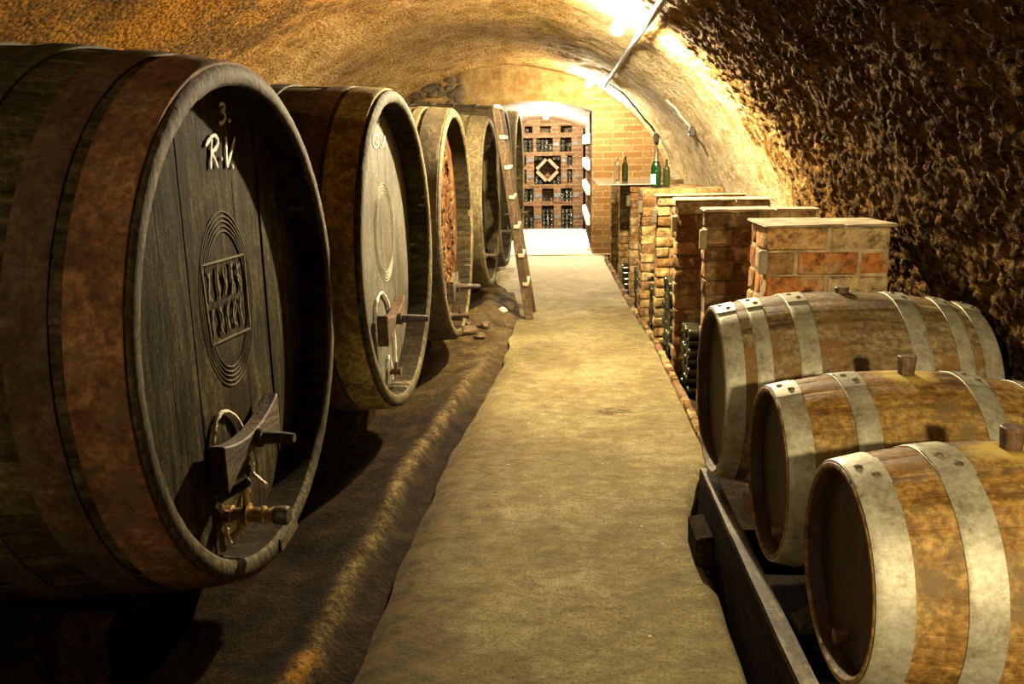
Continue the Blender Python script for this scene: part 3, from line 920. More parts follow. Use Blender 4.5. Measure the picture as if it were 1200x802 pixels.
# brass tap
tx, ty, tz = -.132, 2.66 - k1[0], .405 - k1[1]
tb = MB().lathe([(tx, 0), (tx, .030), (tx + .035, .032), (tx + .04, .024), (tx + .075, .024), (tx + .08, .040), (tx + .095, .042), (tx + .10, .026), (tx + .135, .026), (tx + .14, .032), (tx + .150, .032), (tx + .155, .024), (tx + .17, .024), (tx + .175, .029), (tx + .185, .029), (tx + .185, 0)], 20, 'x', (0, ty, tz))
tap = tb.build('tap', M['brass'], c1, label='brass tap with dark wooden end')
MB().lathe([(tx + .183, 0), (tx + .183, .027), (tx + .19, .032), (tx + .225, .033), (tx + .235, .028), (tx + .235, 0)], 18, 'x', (0, ty, tz)).build('tap_nozzle', M['tap_wood'], tap)
MB().lathe([(-.01, 0), (-.01, .013), (.05, .013), (.052, .020), (.066, .020), (.068, 0)], 12, 'z', (tx + .085, ty, tz + .03)).build('tap_spindle', M['brass'], tap)
mk = Matrix.Translation((tx + .075, ty + .0, tz + .105)) @ Matrix.Rotation(deg(28), 4, 'Z') @ Matrix.Rotation(deg(-24), 4, 'Y')
MB().rbox((-.085, -.024, -.011), (.035, .024, .011), .006, mk).build('tap_lever', M['iron_dark'], tap)
MB().tube([(tx + .06, ty, tz - .02), (tx + .055, ty, tz - .06), (tx + .03, ty - .02, tz - .075)], .012, 8).build('tap_outlet', M['brass'], tap)
mb = MB()
mk = Matrix.Translation((-.015, 2.905 - k1[0], .222 - k1[1])) @ Matrix.Rotation(deg(4), 4, 'X')
mb.rbox((-.03, -.10, -.028), (.018, .10, .03), .008, mk, .006)
mb.build('rim_patch', M['rim'], c1)

# --- cask 2
c2 = make_cask('second cask from the front, grey head chalked G.V. with an ochre front hoop', -.886, 4.64, 1.07, .85, .89, 1.7, deg(2.2),
               dict(stave='stave_dark', head='head_grey'),
               [(.03, .18, 'hoop_ochre'), (.20, .30, 'rust_brown'), (.52, .62, 'hoop_olive'), (.9, 1.0, 'hoop_olive'), (1.25, 1.35, 'hoop_olive'), (1.5, 1.66, 'rust_brown')], recess=.135, gap=.0004)
cradle(-.886, 4.64, 1.07, .85, .89, 1.7, 'black timber cradle under the second cask')
k2 = (4.64, 1.07); hx = -.1315
D2 = lambda pts: deeper(pts, .97, 1.018)
ch = MB()
stroke(ch, D2([(4.516, 1.686), (4.449, 1.690), (4.404, 1.662), (4.424, 1.633), (4.49, 1.629), (4.513, 1.65), (4.468, 1.653)]), hx, .005, k2)
stroke(ch, D2([(4.578, 1.687), (4.596, 1.632)]), hx, .005, k2); stroke(ch, D2([(4.596, 1.632), (4.674, 1.688)]), hx, .005, k2)
dot(ch, D2([(4.545, 1.629)])[0], hx, .008, k2); dot(ch, D2([(4.66, 1.622)])[0], hx, .008, k2)
stroke(ch, D2([(4.497, 1.77), (4.583, 1.773)]), hx, .004, k2); stroke(ch, D2([(4.537, 1.771), (4.53, 1.745)]), hx, .004, k2)
ch.build('chalk_writing', M['chalk_faint'], c2, smooth=0, label='faint chalk letters G.V.')
cv = MB()
oc = D2([(4.565, 1.18)])[0]
for i in range(4): oval(cv, oc[0] - k2[0], oc[1] - k2[1], .18 + i * .014, .225 + i * .0165, hx - .003, .0030)
cv.build('carved_oval', M['carve_grey'], c2)
door_bar(c2, 4.66 - k2[0], .685 - k2[1], .22, -.135, 'rust_brown', .15)
cord('cord', [(-1.0149, 4.50, .30), (-1.0151, 4.495, .42), (-1.0153, 4.49, .56), (-1.0160, 4.47, .66), (-1.0155, 4.485, .79), (-1.0133, 4.54, .835), (-1.0103, 4.62, .842), (-1.0064, 4.72, .79), (-1.0034, 4.80, .68), (-1.0014, 4.85, .58), (-1.0011, 4.86, .42), (-1.0018, 4.84, .27), (-1.0064, 4.72, .235), (-1.0103, 4.62, .26)], .0085,
     'white cord looped over the bar on the grey cask chalked G.V.', 'cords on the casks')
cord('cord', [(-1.0072, 4.70, .30), (-1.0080, 4.68, .40), (-1.0072, 4.70, .46), (-1.0053, 4.75, .40), (-1.0049, 4.76, .31)], .007, 'short knot of cord hanging low on the grey cask head', 'cords on the casks')
small_tap(c2, 4.70 - k2[0], .37 - k2[1], -.135, .08)

# --- cask 3 (carved)
c3 = make_cask('third cask from the front, with a red-brown carved head', -.796, 6.46, 1.045, .85, .885, 1.7, deg(1.4),
               dict(stave='stave_tan', head='head_red'),
               [(.02, .17, 'hoop_olive'), (.20, .26, 'hoop_tan'), (.45, .55, 'hoop_olive'), (.8, .9, 'hoop_olive'), (1.2, 1.3, 'hoop_olive'), (1.5, 1.66, 'hoop_olive')])
cradle(-.796, 6.46, 1.045, .85, .885, 1.7, 'black timber cradle under the cask with the carved head')
cv = MB()
hx = -.128
oval(cv, -.03, .05, .50, .60, hx, .012)
oval(cv, -.03, .05, .40, .48, hx, .008)
for i in range(44):
    a = 2 * PI * i / 44
    cv.rock((hx, -.03 + .45 * math.cos(a), .05 + .54 * math.sin(a)), .034, 2, .8, i, (.8, 1.0, 1.2))
for i in range(120):
    a = R_.uniform(0, 2 * PI); q = .37 * math.sqrt(R_.random())
    cv.rock((hx, -.03 + q * math.cos(a), .05 + 1.2 * q * math.sin(a)), R_.uniform(.014, .034), 2, .9, i + 50, (.8, 1.0, 1.7))
for i in range(12):
    cy_, cz_ = R_.uniform(-.33, .25), R_.uniform(-.33, .4)
    rr_ = R_.uniform(.06, .10)
    cv.tube([(hx, cy_ + rr_ * math.cos(u + i) * (1 - u / 9), cz_ + rr_ * 1.4 * math.sin(u + i) * (1 - u / 9)) for u in [j * .35 for j in range(20)]], .013, 6)
cv.build('carved_relief', M['relief'], c3, smooth=60)
door_bar(c3, 0.12, -.49, .13, -.132, 'iron_dark', .16)
small_tap(c3, .02, -.70, -.132, .19)

# --- casks 4 to 6
c4 = make_cask('fourth cask from the front, plain tan, just before the ladder', -.69, 8.20, 1.10, .79, .83, 1.65, deg(1.6),
               dict(stave='stave_tan', head='head_tan'), [(.02, .16, 'hoop_tan'), (.20, .30, 'hoop_tan'), (.6, .7, 'hoop_olive'), (1.0, 1.1, 'hoop_olive'), (1.48, 1.63, 'hoop_olive')])
cradle(-.69, 8.20, 1.10, .79, .83, 1.65, 'dark timber cradle under the fourth cask')
small_tap(c4, .15, -.52, -.132, .22)
c5 = make_cask('fifth cask, rising taller behind the ladder', -.665, 10.0, 1.16, .90, .945, 1.7, deg(1.5),
               dict(stave='stave_tan', head='head_olive'), [(.02, .15, 'hoop_tan'), (.30, .38, 'hoop_olive'), (.55, .63, 'hoop_olive'), (.8, .88, 'hoop_olive'), (1.05, 1.13, 'hoop_olive'), (1.5, 1.66, 'hoop_olive')])
cradle(-.665, 10.0, 1.16, .90, .945, 1.7, 'timber cradle under the cask behind the ladder')
small_tap(c5, -.05, -.50, -.132, .23)
c6 = make_cask('farthest cask of the row, tan, right before the end wall', -.60, 11.95, 1.22, .86, .90, 1.7, deg(1),
               dict(stave='stave_tan', head='head_tan'), [(.02, .15, 'hoop_tan'), (.30, .40, 'hoop_olive'), (.8, .9, 'hoop_olive'), (1.5, 1.66, 'hoop_olive')])
cradle(-.60, 11.95, 1.22, .86, .90, 1.7, 'timber cradle under the farthest cask')
small_tap(c6, -.05, -.50, -.132, .23)

# ------------------------------------------------------------------ ladder
ld = thing('ladder', (0, 0, 0), 'wooden ladder leaning against the tan casks at the far left', 'ladder')
for k, (yy, dx) in enumerate(((8.02, 0), (8.42, .012))):
    b = MB()
    lo, hi = Vector((-.335 + dx, yy, -.01)), Vector((-.625 + dx, yy, 2.0))
    d = (hi - lo)
    poly = [(-.335 + dx - .040, -.012), (-.335 + dx + .040, -.012), (-.625 + dx + .036, 2.0), (-.625 + dx - .032, 2.01)]
    b.prism([(a, c_) for a, c_ in poly], yy - .016, yy + .016, axis='y')
    b.build('rail', M['ladder'], ld, smooth=0, bevel=.005)
for i in range(7):
    z = .345 + i * .272
    x = lerp(-.335, -.625, z / 2.0) + .012
    if i == 6: x -= .004
    b = MB()
    b.rbox((x - .022, 7.985, z - .018), (x + .034, 8.455, z + .018), .006)
    b.build('rung', M['rung'], ld, smooth=30)

# ------------------------------------------------------------------ small barrels and their rail
def make_keg(label, x, y, z, R, Rb, L, yaw, wood_m, hoops, bung, lap=0, plug=None, stain=True):
    """axis along local x; the near head looks down -x, origin at its rim centre"""
    t = thing('small_barrel', (x, y, z), label, 'barrel', 'small barrels on the rail', yaw)
    rad = lambda q: R + (Rb - R) * (1 - (2 * q / L - 1) ** 2)
    NS = 24
    ang, drop = [], []
    for i in range(NS):
        for f_, dr in ((0, 1), (.05, 0), (.5, 0), (.95, 0)):
            ang.append(2 * PI * (i + f_) / NS); drop.append(dr)
    NP = 18
    rim, rec = .016, .045
    prof = [(rec + .02, R - rim - .004), (.004, R - rim), (0, R - rim + .004), (0, R - .004), (.004, R)]
    prof += [(.004 + (L - .008) * i / NP, rad(.004 + (L - .008) * i / NP)) for i in range(1, NP + 1)]
    prof += [(L, R - .004), (L, R - rim), (L - rec, R - rim), (L - rec, 0)]
    MB().lathe(prof, axis='x', angles=ang, rfun=lambda j, tt: -(.0016 if drop[j] else 0)).build('staves', keg_stained('wine_stained_staves', M[wood_m], (bung[0], 0)) if stain else M[wood_m], t, smooth=40)
    MB().lathe([(rec + .004, R - rim - .0045), (.008, R - rim - .0018), (.006, R - rim + .002)], 72, 'x').build('chime_shade', M['keg_head'], t, smooth=60)  # dark lining paints the shade inside the barrel end
    hb = MB()
    Rh = R - rim - .006
    yy = -Rh
    for k in range(6):
        y0, y1 = yy, yy + 2 * Rh / 6
        yy = y1
        a, b = y0 + .0008, y1 - .0008
        n = 8
        top = [(lerp(a, b, i / n), math.sqrt(max(0, Rh * Rh - lerp(a, b, i / n) ** 2))) for i in range(n + 1)]
        hb.prism(top + [(p, -q) for p, q in reversed(top)], rec, rec + .022)
    hb.build('head', M['keg_head'], t, smooth=0)
    for i, (h0, h1) in enumerate(hoops):
        hp = MB()
        hp.lathe([(h0, rad(h0) - .004), (h0, rad(h0) + .003), (h0 + .001, rad(h0) + .004)] + [(lerp(h0, h1, q / 4), rad(lerp(h0, h1, q / 4)) + .004) for q in (1, 2, 3)] + [(h1 - .001, rad(h1) + .004), (h1, rad(h1) + .003), (h1, rad(h1) - .004)], 96, 'x')
        ho = hp.build('hoop', M['galv'], t, smooth=40)
        # riveted lap: a second thickness of steel over a short arc near the top
        ac = math.radians(97 + lap)
        sp = .052 / R
        lp = MB()
        e = .0078
        lp.lathe([(h0 + .001, rad(h0) + .004), (h0 + .001, rad(h0) + e), ] + [(lerp(h0, h1, q / 3), rad(lerp(h0, h1, q / 3)) + e + .0012) for q in range(0, 4)] + [(h1 - .001, rad(h1) + .004)], 8, 'x', a0=ac - sp, a1=ac + sp)
        lo = lp.build('hoop_lap', M['galv'], ho, smooth=40)
        for s_, f_ in ((-.35, .33), (.35, .67)):
            aa = ac + s_ * sp * 1.1
            q = lerp(h0, h1, f_)
            rr = rad(q) + e + .001
            n3 = Vector((0, math.cos(aa), math.sin(aa)))
            mm = Matrix.Translation(Vector((q, 0, 0)) + n3 * rr) @ n3.to_track_quat('Z', 'Y').to_matrix().to_4x4()
            MB().lathe([(0, .011), (.003, .0095), (.0048, .005), (.0052, 0)], 10, 'z', m=mm).build('rivet', M['rivet'], ho)
    if bung:
        q, hgt, rr = bung
        a = math.radians(90)
        bz = rad(q)
        MB().lathe([(bz - .015, rr * .85), (bz + hgt * .5, rr), (bz + hgt, rr * 1.08), (bz + hgt + .004, rr * .95), (bz + hgt + .005, 0)], 16, 'z', (q, 0, 0), rfun=lambda j, tt: .0015 * math.sin(j * 2.1)).build('bung', M['bung'], t)
    if plug:
        py, pz = plug
        MB().lathe([(rec + .002, .016), (rec - .03, .019), (rec - .032, 0)], 12, 'x', (0, py, pz)).build('plug', M['bung'], t)
    return t
kA = make_keg('nearest small barrel, wide steel hoops and a bung ringed in yellow', .672, 2.00, .572, .270, .322, .80, deg(.5), 'keg_wood',
              [(.003, .082), (.185, .265), (.535, .615), (.718, .797)], (.395, .052, .026), 3, (.01, -.19))
kB = make_keg('middle small barrel, with four steel hoops and a tall bung', .656, 2.675, .565, .280, .333, .84, deg(0), 'keg_wood',
              [(.003, .078), (.20, .27), (.57, .64), (.762, .837)], (.42, .056, .026), -2, (-.07, -.175))
kC = make_keg('farthest and biggest small barrel, six hoops, in front of the orange brick block', .60, 3.452, .618, .345, .408, 1.02, deg(0), 'keg_wood_grey',
              [(.003, .075), (.115, .175), (.27, .345), (.675, .75), (.845, .905), (.945, 1.017)], (.51, .02, .026), -1, None, False)

# front and back rails with chocks: the cradle of the small barrels
rl = thing('barrel_rail', (0, 0, 0), 'long dark timber rail on edge carrying the small barrels', 'rail')
b = MB()
n = 30
def rail_x(y): return .60 + .012 * math.sin(y * 1.3)
vs, fs = [], []
for i in range(n + 1):
    y = lerp(.9, 3.56, i / n)
    x = rail_x(y)
    hz = .232 + .006 * noise.noise(Vector((y * 3, 0, 0)))
    for (dx, z) in ((-.004, -.11), (0, hz - .008), (.008, hz), (.050, hz + .002), (.058, hz - .006), (.058, -.11)):
        vs.append((x + dx, y, z + .004 * noise.noise(Vector((dx * 40, y * 8, z * 5)))))
k = 6
for i in range(n):
    for j in range(k - 1): fs.append((i * k + j, i * k + j + 1, (i + 1) * k + j + 1, (i + 1) * k + j))
fs += [tuple(range(k)), tuple(range(n * k, n * k + k))]
b.add(vs, fs)
b.build('front_beam', M['timber_black'], rl, smooth=30)
b = MB()
vs, fs = [], []
for i in range(n + 1):
    y = lerp(.9, 3.56, i / n)
    x = rail_x(y)
    for dx in (.004, .030, .055):
        vs.append((x + dx, y, .2325 + .006 * noise.noise(Vector((y * 3, 0, 0))) + .004 + .003 * noise.noise(Vector((dx * 60, y * 14, 3)))))
for i in range(n):
    for j in range(2): fs.append((i * 3 + j, i * 3 + j + 1, (i + 1) * 3 + j + 1, (i + 1) * 3 + j))
b.add(vs, fs)
b.build('worn_top', M['timber_top'], rl, smooth=60, label='pale worn top edge')
b = MB()
b.rbox((1.30, .9, -.12), (1.37, 3.9, .185), .01)
b.build('back_beam', M['timber_black'], rl, smooth=30)
for (cy, w_) in ((1.45, .1), (2.335, .10), (3.0, .12)):
    b = MB().rbox((.66, cy - w_ / 2, .05), (1.29, cy + w_ / 2, .185), .012)
    b.build('cross_bearer', M['timber_black'], rl, smooth=30)
for (cx, cy, top) in ((1.07, 2.0, .25), (1.075, 2.675, .232), (1.11, 3.452, .21)):
    MB().rbox((cx - .09, cy - .11, -.115), (cx + .09, cy + .11, top - .003), .012).build('support_block', M['timber_black'], rl, smooth=30)
def chock(x, y, z, s, rot, label, m='bar_wood'):
    b = MB()
    mm = Matrix.Translation((x, y, z)) @ Matrix.Rotation(rot, 4, 'Z')
    b.add([mm @ Vector(p) for p in ((-.06 * s, -.03 * s, -.03 * s), (.07 * s, -.035 * s, -.03 * s), (.07 * s, .035 * s, -.03 * s), (-.06 * s, .03 * s, -.03 * s), (-.055 * s, -.028 * s, .002), (.07 * s, -.032 * s, .05 * s), (.07 * s, .032 * s, .05 * s), (-.055 * s, .028 * s, .002))],
          [(0, 3, 2, 1), (4, 5, 6, 7), (0, 1, 5, 4), (1, 2, 6, 5), (2, 3, 7, 6), (3, 0, 4, 7)])
    o = b.build('wedge', M[m], smooth=0, bevel=.005)
    o.data.transform(Matrix.Identity(4))
    return tag(o, label, 'wedge', 'wedges under the small barrels')
chock(.74, 2.345, .235, 1.1, deg(12), 'split timber wedge between the nearest and middle small barrels')
chock(.70, 3.06, .262, .9, deg(80), 'timber wedge on the rail under the biggest small barrel', 'bracket')
b = MB()
b.rbox((.512, 3.10, -.02), (.580, 3.34, .12), .012, None, .006)
tag(b.build('timber_block', M['timber_black'], smooth=30), 'short dark timber block standing against the rail beside the path', 'block')

# ------------------------------------------------------------------ brick bin walls on the right
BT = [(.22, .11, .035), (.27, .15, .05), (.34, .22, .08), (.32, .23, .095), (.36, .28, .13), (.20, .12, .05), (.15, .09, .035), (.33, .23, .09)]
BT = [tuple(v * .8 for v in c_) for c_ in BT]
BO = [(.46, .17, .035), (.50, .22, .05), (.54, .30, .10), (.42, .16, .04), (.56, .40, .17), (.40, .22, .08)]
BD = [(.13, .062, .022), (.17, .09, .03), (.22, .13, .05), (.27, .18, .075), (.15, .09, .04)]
def pier(label, x0, x1, y0, y1, ztop, ch, pal, peg=True, slab=.022, mm='mortar_dark', bl=.27, zbot=-.12, core_in=.012, pegm='bracket'):
    t = thing('brick_pier', (x0, y0, zbot), label, 'brick pier', 'brick walls between the bottle bins')
    b = MB()
    nx = max(1, round((x1 - x0) / bl))
    ny = max(1, round((y1 - y0) / .13))
    nz = max(1, round((ztop - zbot) / ch))
    dz = (ztop - zbot) / nz
    for iz in range(nz):
        off = 0 if iz % 2 else .5
        cuts = [0] + [(i + (off if off else 1) - (0 if off else 0)) / nx for i in range(nx)]
        cuts = [c_ for c_ in cuts if c_ < 1 - .2 / nx] + [1]
        cuts = sorted(set(cuts))
        for iy in range(ny):
            for a, c_ in zip(cuts, cuts[1:]):
                xa, xb = (x1 - x0) * a, (x1 - x0) * c_
                ya, yb = (y1 - y0) * iy / ny, (y1 - y0) * (iy + 1) / ny
                tone = R_.choice(pal)
                k = R_.uniform(.75, 1.15)
                b.col = tuple(v * k for v in tone)
                g = .006
                j = R_.uniform(-.006, .006)
                jx = R_.uniform(-.007, .007) if a == 0 else 0
                b.rbox((xa + g + jx, ya + g * .6 + j, dz * iz + g * .7), (xb - g, yb - g * .6 + j, dz * (iz + 1) - g * .7), .008, None, .003)
    b.build('bricks', M['brick'], t, smooth=45)
    m = MB()
    m.rbox((core_in, core_in, 0), (x1 - x0 - .004, y1 - y0 - core_in, ztop - zbot - .006), .008)
    m.build('mortar', M[mm], t)
    if slab:
        s_ = MB()
        # a few laid slabs
        xs = [0 - .012, (x1 - x0) * .62, x1 - x0 + .02]
        for a, c_ in zip(xs, xs[1:]):
            s_.rbox((a + .003, -.012, ztop - zbot - .004), (c_ - .003, y1 - y0 + .012, ztop - zbot + slab), .006, None, .004)
        s_.build('capping', M['slab'], t, smooth=30)
    if peg:
        p = MB().rbox((-.034, -.026, ztop - zbot - .215), (.008, .012, ztop - zbot - .105), .006)
        p.build('peg', M[pegm], t, smooth=30, label='peg at the corner')
    return t
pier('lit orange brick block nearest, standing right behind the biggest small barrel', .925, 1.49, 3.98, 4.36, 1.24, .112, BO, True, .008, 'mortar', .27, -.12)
pier('second brick wall, next behind the orange brick block', .80, 1.42, 4.92, 5.07, 1.245, .10, BD, True, .010)
pier('third brick wall, two walls behind the orange brick block', .785, 1.44, 6.10, 6.25, 1.232, .095, BD, True, .010)
pier('fourth brick wall, ending just right of the tall green bottle', .742, 1.46, 7.02, 7.15, 1.212, .085, BT, True, .008, pegm='peg_dark')
pier('fifth brick wall, carrying the two green bottles', .70, 1.44, 7.85, 8.30, 1.23, .085, BT, True, .0, pegm='peg_dark')
pier('sixth brick wall, under the near edge of the glass sheet', .675, 1.40, 8.95, 9.10, 1.215, .085, BT, True, 0, pegm='peg_dark')
pier('seventh brick wall, under the far edge of the glass sheet', .645, 1.40, 10.25, 10.42, 1.215, .085, BT, False, 0)
pier('farthest brick wall, close to the end wall', .625, 1.38, 11.7, 11.85, 1.16, .085, BT, False, 0)
# brick plinth strip along the foot of the bins
b = MB()
for i in range(40):
    y = 4.42 + i * .22
    if y > 12.4: break
    x = xr(y + .1) - .035
    b.col = tuple(v * R_.uniform(.5, .8) for v in R_.choice(BD))
    b.rbox((x, y + .004, -.12), (x + .052, y + .216, .035 + R_.uniform(-.006, .006)), .01, None, .004)
b.build('trim_2', M['brick'], smooth=45, kind='structure')

# ------------------------------------------------------------------ bottles
BP = [(.016, 0), (.013, .010), (.004, .022), (.0008, .027), (0, .030), (.001, .033), (.004, .036), (.012, .0375), (.185, .0375), (.205, .034), (.228, .019), (.24, .0148), (.285, .0142), (.287, .0165), (.298, .0165), (.30, .013), (.30, 0)]
def bottle_mesh(prof, m, n=14):
    o = MB().lathe(prof, n, 'z').build('wine_bottle', m, smooth=60)
    return o
lying = bottle_mesh(BP, M['glass_dark'], 12)
me_lying = lying.data
bpy.data.objects.remove(lying)
def lay(x, y, z, direction, label, group, roll=0, scale=1):
    """bottle lying with its base towards the viewer's side; direction = where the neck points"""
    o = bpy.data.objects.new('wine_bottle', me_lying)
    C.objects.link(o)
    d = Vector(direction).normalized()
    o.rotation_mode = 'QUATERNION'
    o.rotation_quaternion = d.to_track_quat('Z', 'Y')
    o.location = (x, y, z)
    o.scale = (scale,) * 3
    return tag(o, label, 'bottle', group)
def bin_stack(xf, y0, y1, zbase, ncol, nrow, label, group, drop=None):
    pitch = .0765
    for r in range(nrow):
        nc = ncol - (r % 2)
        for c_ in range(nc):
            yy = y0 + .042 + (c_ + .5 * (r % 2)) * .079
            zz = zbase + .0385 + r * .0675
            if drop and drop(r, c_): continue
            lay(xf + R_.uniform(0, .02), yy, zz, (1, R_.uniform(-.006, .006), R_.uniform(-.003, .003)), label, group)
bin_stack(.83, 5.74, 6.05, -.10, 4, 7, 'dark wine bottle lying in the bin behind the second brick wall', 'bottles in the nearest bin')
bin_stack(.80, 6.505, 7.0, -.10, 6, 10, 'dark wine bottle lying in the bin behind the third brick wall', 'bottles in the second bin')
bin_stack(.765, 7.41, 7.8, -.10, 5, 7, 'dark wine bottle lying in the bin behind the fourth brick wall', 'bottles in the third bin')
bin_stack(.72, 8.58, 8.9, -.10, 4, 7, 'dark wine bottle lying in the bin behind the fifth brick wall', 'bottles in the fourth bin')
bin_stack(.675, 9.965, 10.22, -.10, 3, 5, 'dark wine bottle lying in the bin under the glass sheet', 'bottles in the fifth bin')
# a few loose ones at the front of the third bin, necks out
for i, (yy, zz, tl) in enumerate(((7.30, .44, .25), (7.42, .44, .12), (7.24, .515, .2))):
    lay(1.02, yy, zz, (-1, R_.uniform(-.2, .1), tl), 'dark bottle lying neck outwards on top of the bin stack behind the fourth brick wall', 'loose bottles neck outwards')

CH = [(0, 0), (0, .034), (.006, .042), (.014, .044), (.155, .044), (.185, .040), (.225, .026), (.26, .0165), (.312, .0150), (.314, .0175), (.325, .0175), (.326, .014), (.326, 0)]
def standing(label, x, y, z, prof, m, s=1.0, lab=False, foil=False):
    t = thing('wine_bottle', (x, y, z), label, 'bottle', 'bottles standing on the brick walls')
    prof = [(a * s, b * s) for a, b in prof]
    MB().lathe(prof, 24, 'z').build('glass_body', m, t, smooth=40)
    if lab:
        r = .0455 * s
        MB().lathe([(.03 * s, r - .001), (.03 * s, r), (.115 * s, r), (.115 * s, r - .001)], 14, 'z', a0=deg(150), a1=deg(262)).build('paper_label', M['label'], t)
    if foil:
        MB().lathe([(.225 * s, .0268 * s), (.26 * s, .0175 * s), (.312 * s, .0160 * s), (.314 * s, .0185 * s), (.328 * s, .0185 * s), (.329 * s, 0)], 20, 'z').build('foil', M['foil'], t, smooth=40)
    return t
standing('tall green bottle with a cream label, standing on the fifth brick wall', .84, 8.02, 1.231, CH, M['glass_green'], 1.06, True, True)
standing('shorter olive green bottle, right of the tall labelled one', .945, 8.10, 1.231, BP, M['glass_olive'], .84)
standing('small dark bottle on the glass sheet beside the clear one', .665, 9.55, 1.23, BP, M['glass_olive'], .90)
standing('clear empty bottle on the glass sheet, leftmost of the standing bottles', .585, 9.70, 1.23, BP, M['glass_clear'], .88)
g = MB()
g.rbox((.34, 8.90, 1.216), (1.02, 10.42, 1.228), .002)
tag(g.build('glass_sheet', M['glass_sheet'], smooth=0), 'sheet of glass laid as a table top over the sixth and seventh brick walls', 'glass sheet')
for o in bpy.data.objects:
    if o.type == 'EMPTY' and o.get('label', '').find('on the glass sheet') > 0: o.location.z = 1.2284

# ------------------------------------------------------------------ brick wine rack in the niche
RY = 16.5
rk = thing('wine_rack', (0, RY, 0), 'far brick wine rack with a diamond opening, filling the niche end', 'wine rack')
zrow = [.07, .51, .585, .83, .91, 1.44, 1.515, 1.77, 1.86, 2.12]
def cell(x0, x1, z0, z1): return (x0, x1, z0, z1)
cells = {
    'bottom left': (-.77, -.58, .07, .51), 'bottom middle': (-.43, -.20, .07, .51), 'bottom right': (-.06, .165, .07, .51),
    'lower left': (-.77, -.58, .585, .83), 'lower middle': (-.42, -.20, .585, .83), 'lower right': (-.06, .16, .585, .83),
    'upper left': (-.77, -.58, 1.515, 1.77), 'upper middle': (-.52, -.21, 1.515, 1.77), 'upper right': (-.07, .14, 1.515, 1.77),
    'top left': (-.74, -.59, 1.86, 1.985), 'top middle': (-.45, -.24, 1.86, 1.985), 'top right': (-.06, .15, 1.86, 1.985),
    'diamond': (-.57, -.06, .91, 1.44), 'side lower': (.06, .155, .93, 1.19), 'side upper': (.06, .155, 1.26, 1.44), 'edge lower': (-.80, -.715, .93, 1.19), 'edge upper': (-.80, -.715, 1.26, 1.44),
    'outer bottom': (-1.12, -.92, .07, .51), 'outer lower': (-1.12, -.92, .585, .83), 'outer upper': (-1.12, -.92, 1.515, 1.77)}
body = MB()
xs = sorted(set([-1.38, .36] + [v for c_ in cells.values() for v in c_[:2]]))
zs = sorted(set([-.05, 2.2] + [v for c_ in cells.values() for v in c_[2:]]))
def is_open(x, z): return any(c_[0] < x < c_[1] and c_[2] < z < c_[3] for c_ in cells.values())
for a, b_ in zip(xs, xs[1:]):
    run = None
    for z0, z1 in list(zip(zs, zs[1:])) + [(None, None)]:
        solid = z0 is not None and not is_open((a + b_) / 2, (z0 + z1) / 2)
        if solid:
            run = (run[0] if run else z0, z1)
        elif run:
            body.box((a, 0, run[0]), (b_, .42, run[1]))
            run = None
body.build('brick_body', M['rack_brick'], rk, smooth=0)
dm = MB()
for sx, sz in ((1, 1), (1, -1), (-1, 1), (-1, -1)):
    cx, cz = -.315, 1.175
    h = .262
    p0 = Vector((cx + sx * h, cz)) if False else None
    a = Vector((cx + sx * h, 0, cz)); b_ = Vector((cx, 0, cz + sz * h))
    d = (b_ - a).normalized(); nn = Vector((d.z, 0, -d.x))
    if nn.dot(Vector((cx, 0, cz)) - a) < 0: nn = -nn
    tk = .058
    q = [a, b_, b_ + nn * tk, a + nn * tk]
    dm.add([p + Vector((0, -.012, 0)) for p in q] + [p + Vector((0, .35, 0)) for p in q], [(0, 1, 2, 3), (4, 7, 6, 5), (0, 4, 5, 1), (1, 5, 6, 2), (2, 6, 7, 3), (3, 7, 4, 0)])
dm.build('diamond_frame', flat('brown_diamond_brick', (.17, .10, .055), .9, var=.3, scale=18, bump=.5), rk, smooth=0)
sl = MB()
for (x0, x1, z) in ((-.58, -.43, .29), (-.20, -.06, .29), (.165, .30, .29), (-.58, -.42, .70), (-.20, -.06, .70), (.16, .30, .70), (.17, .30, 1.06), (-.715, -.58, 1.06), (-.05, .05, 1.06), (-.05, .05, 1.35), (-.70, -.58, 1.36), (-.21, -.08, 1.65), (.15, .28, 1.66)):
    sl.rbox((x0 + .01, -.014, z - .035), (x1 - .01, .05, z + .035), .006)
sl.build('slate_inset', M['slate'], rk)
pn = MB().rbox((-1.38, -.10, -.03), (.36, .03, .062), .01)
pn.build('plinth', M['lime'], rk)
for nm, (x0, x1, z0, z1) in cells.items():
    lab = f'dark wine bottle end in the {nm} bin of the far brick rack'
    grp = f'bottles in the {nm} rack bin'
    if nm.startswith('outer'): continue
    if nm == 'diamond':
        for sx in (-1, 1):
            for sz in (-1, 1):
                for i, (u, v) in enumerate(((0, 0), (1, 0), (0, 1))):
                    xx = (x0 + .045 + u * .079) if sx < 0 else (x1 - .045 - u * .079)
                    zz = (z0 + .042 + v * .074) if sz < 0 else (z1 - .125 + v * .0 + .0)
                    if sz > 0:
                        if v == 1: continue
                        xx = (x0 + .045 + u * .077) if sx < 0 else (x1 - .045 - u * .077)
                        zz = z1 - .05
                    lay(xx, RY + .05, zz, (0, 1, 0), 'dark wine bottle end in a corner of the rack diamond', 'bottles round the rack diamond')
        continue
    n = max(1, int((x1 - x0 - .004) / .072))
    pit = (x1 - x0) / n
    nr = max(1, int((z1 - z0 - .01) / .074))
    if nm == 'bottom left': nr -= 1
    if nm in ('lower middle',): nr = 1
    for r in range(nr):
        for c_ in range(n):
            if r == nr - 1 and R_.random() < .25: continue
            lay(x0 + (c_ + .5) * pit, RY + R_.uniform(.02, .08), z0 + .038 + r * .074, (0, 1, 0), lab, grp, scale=.95)
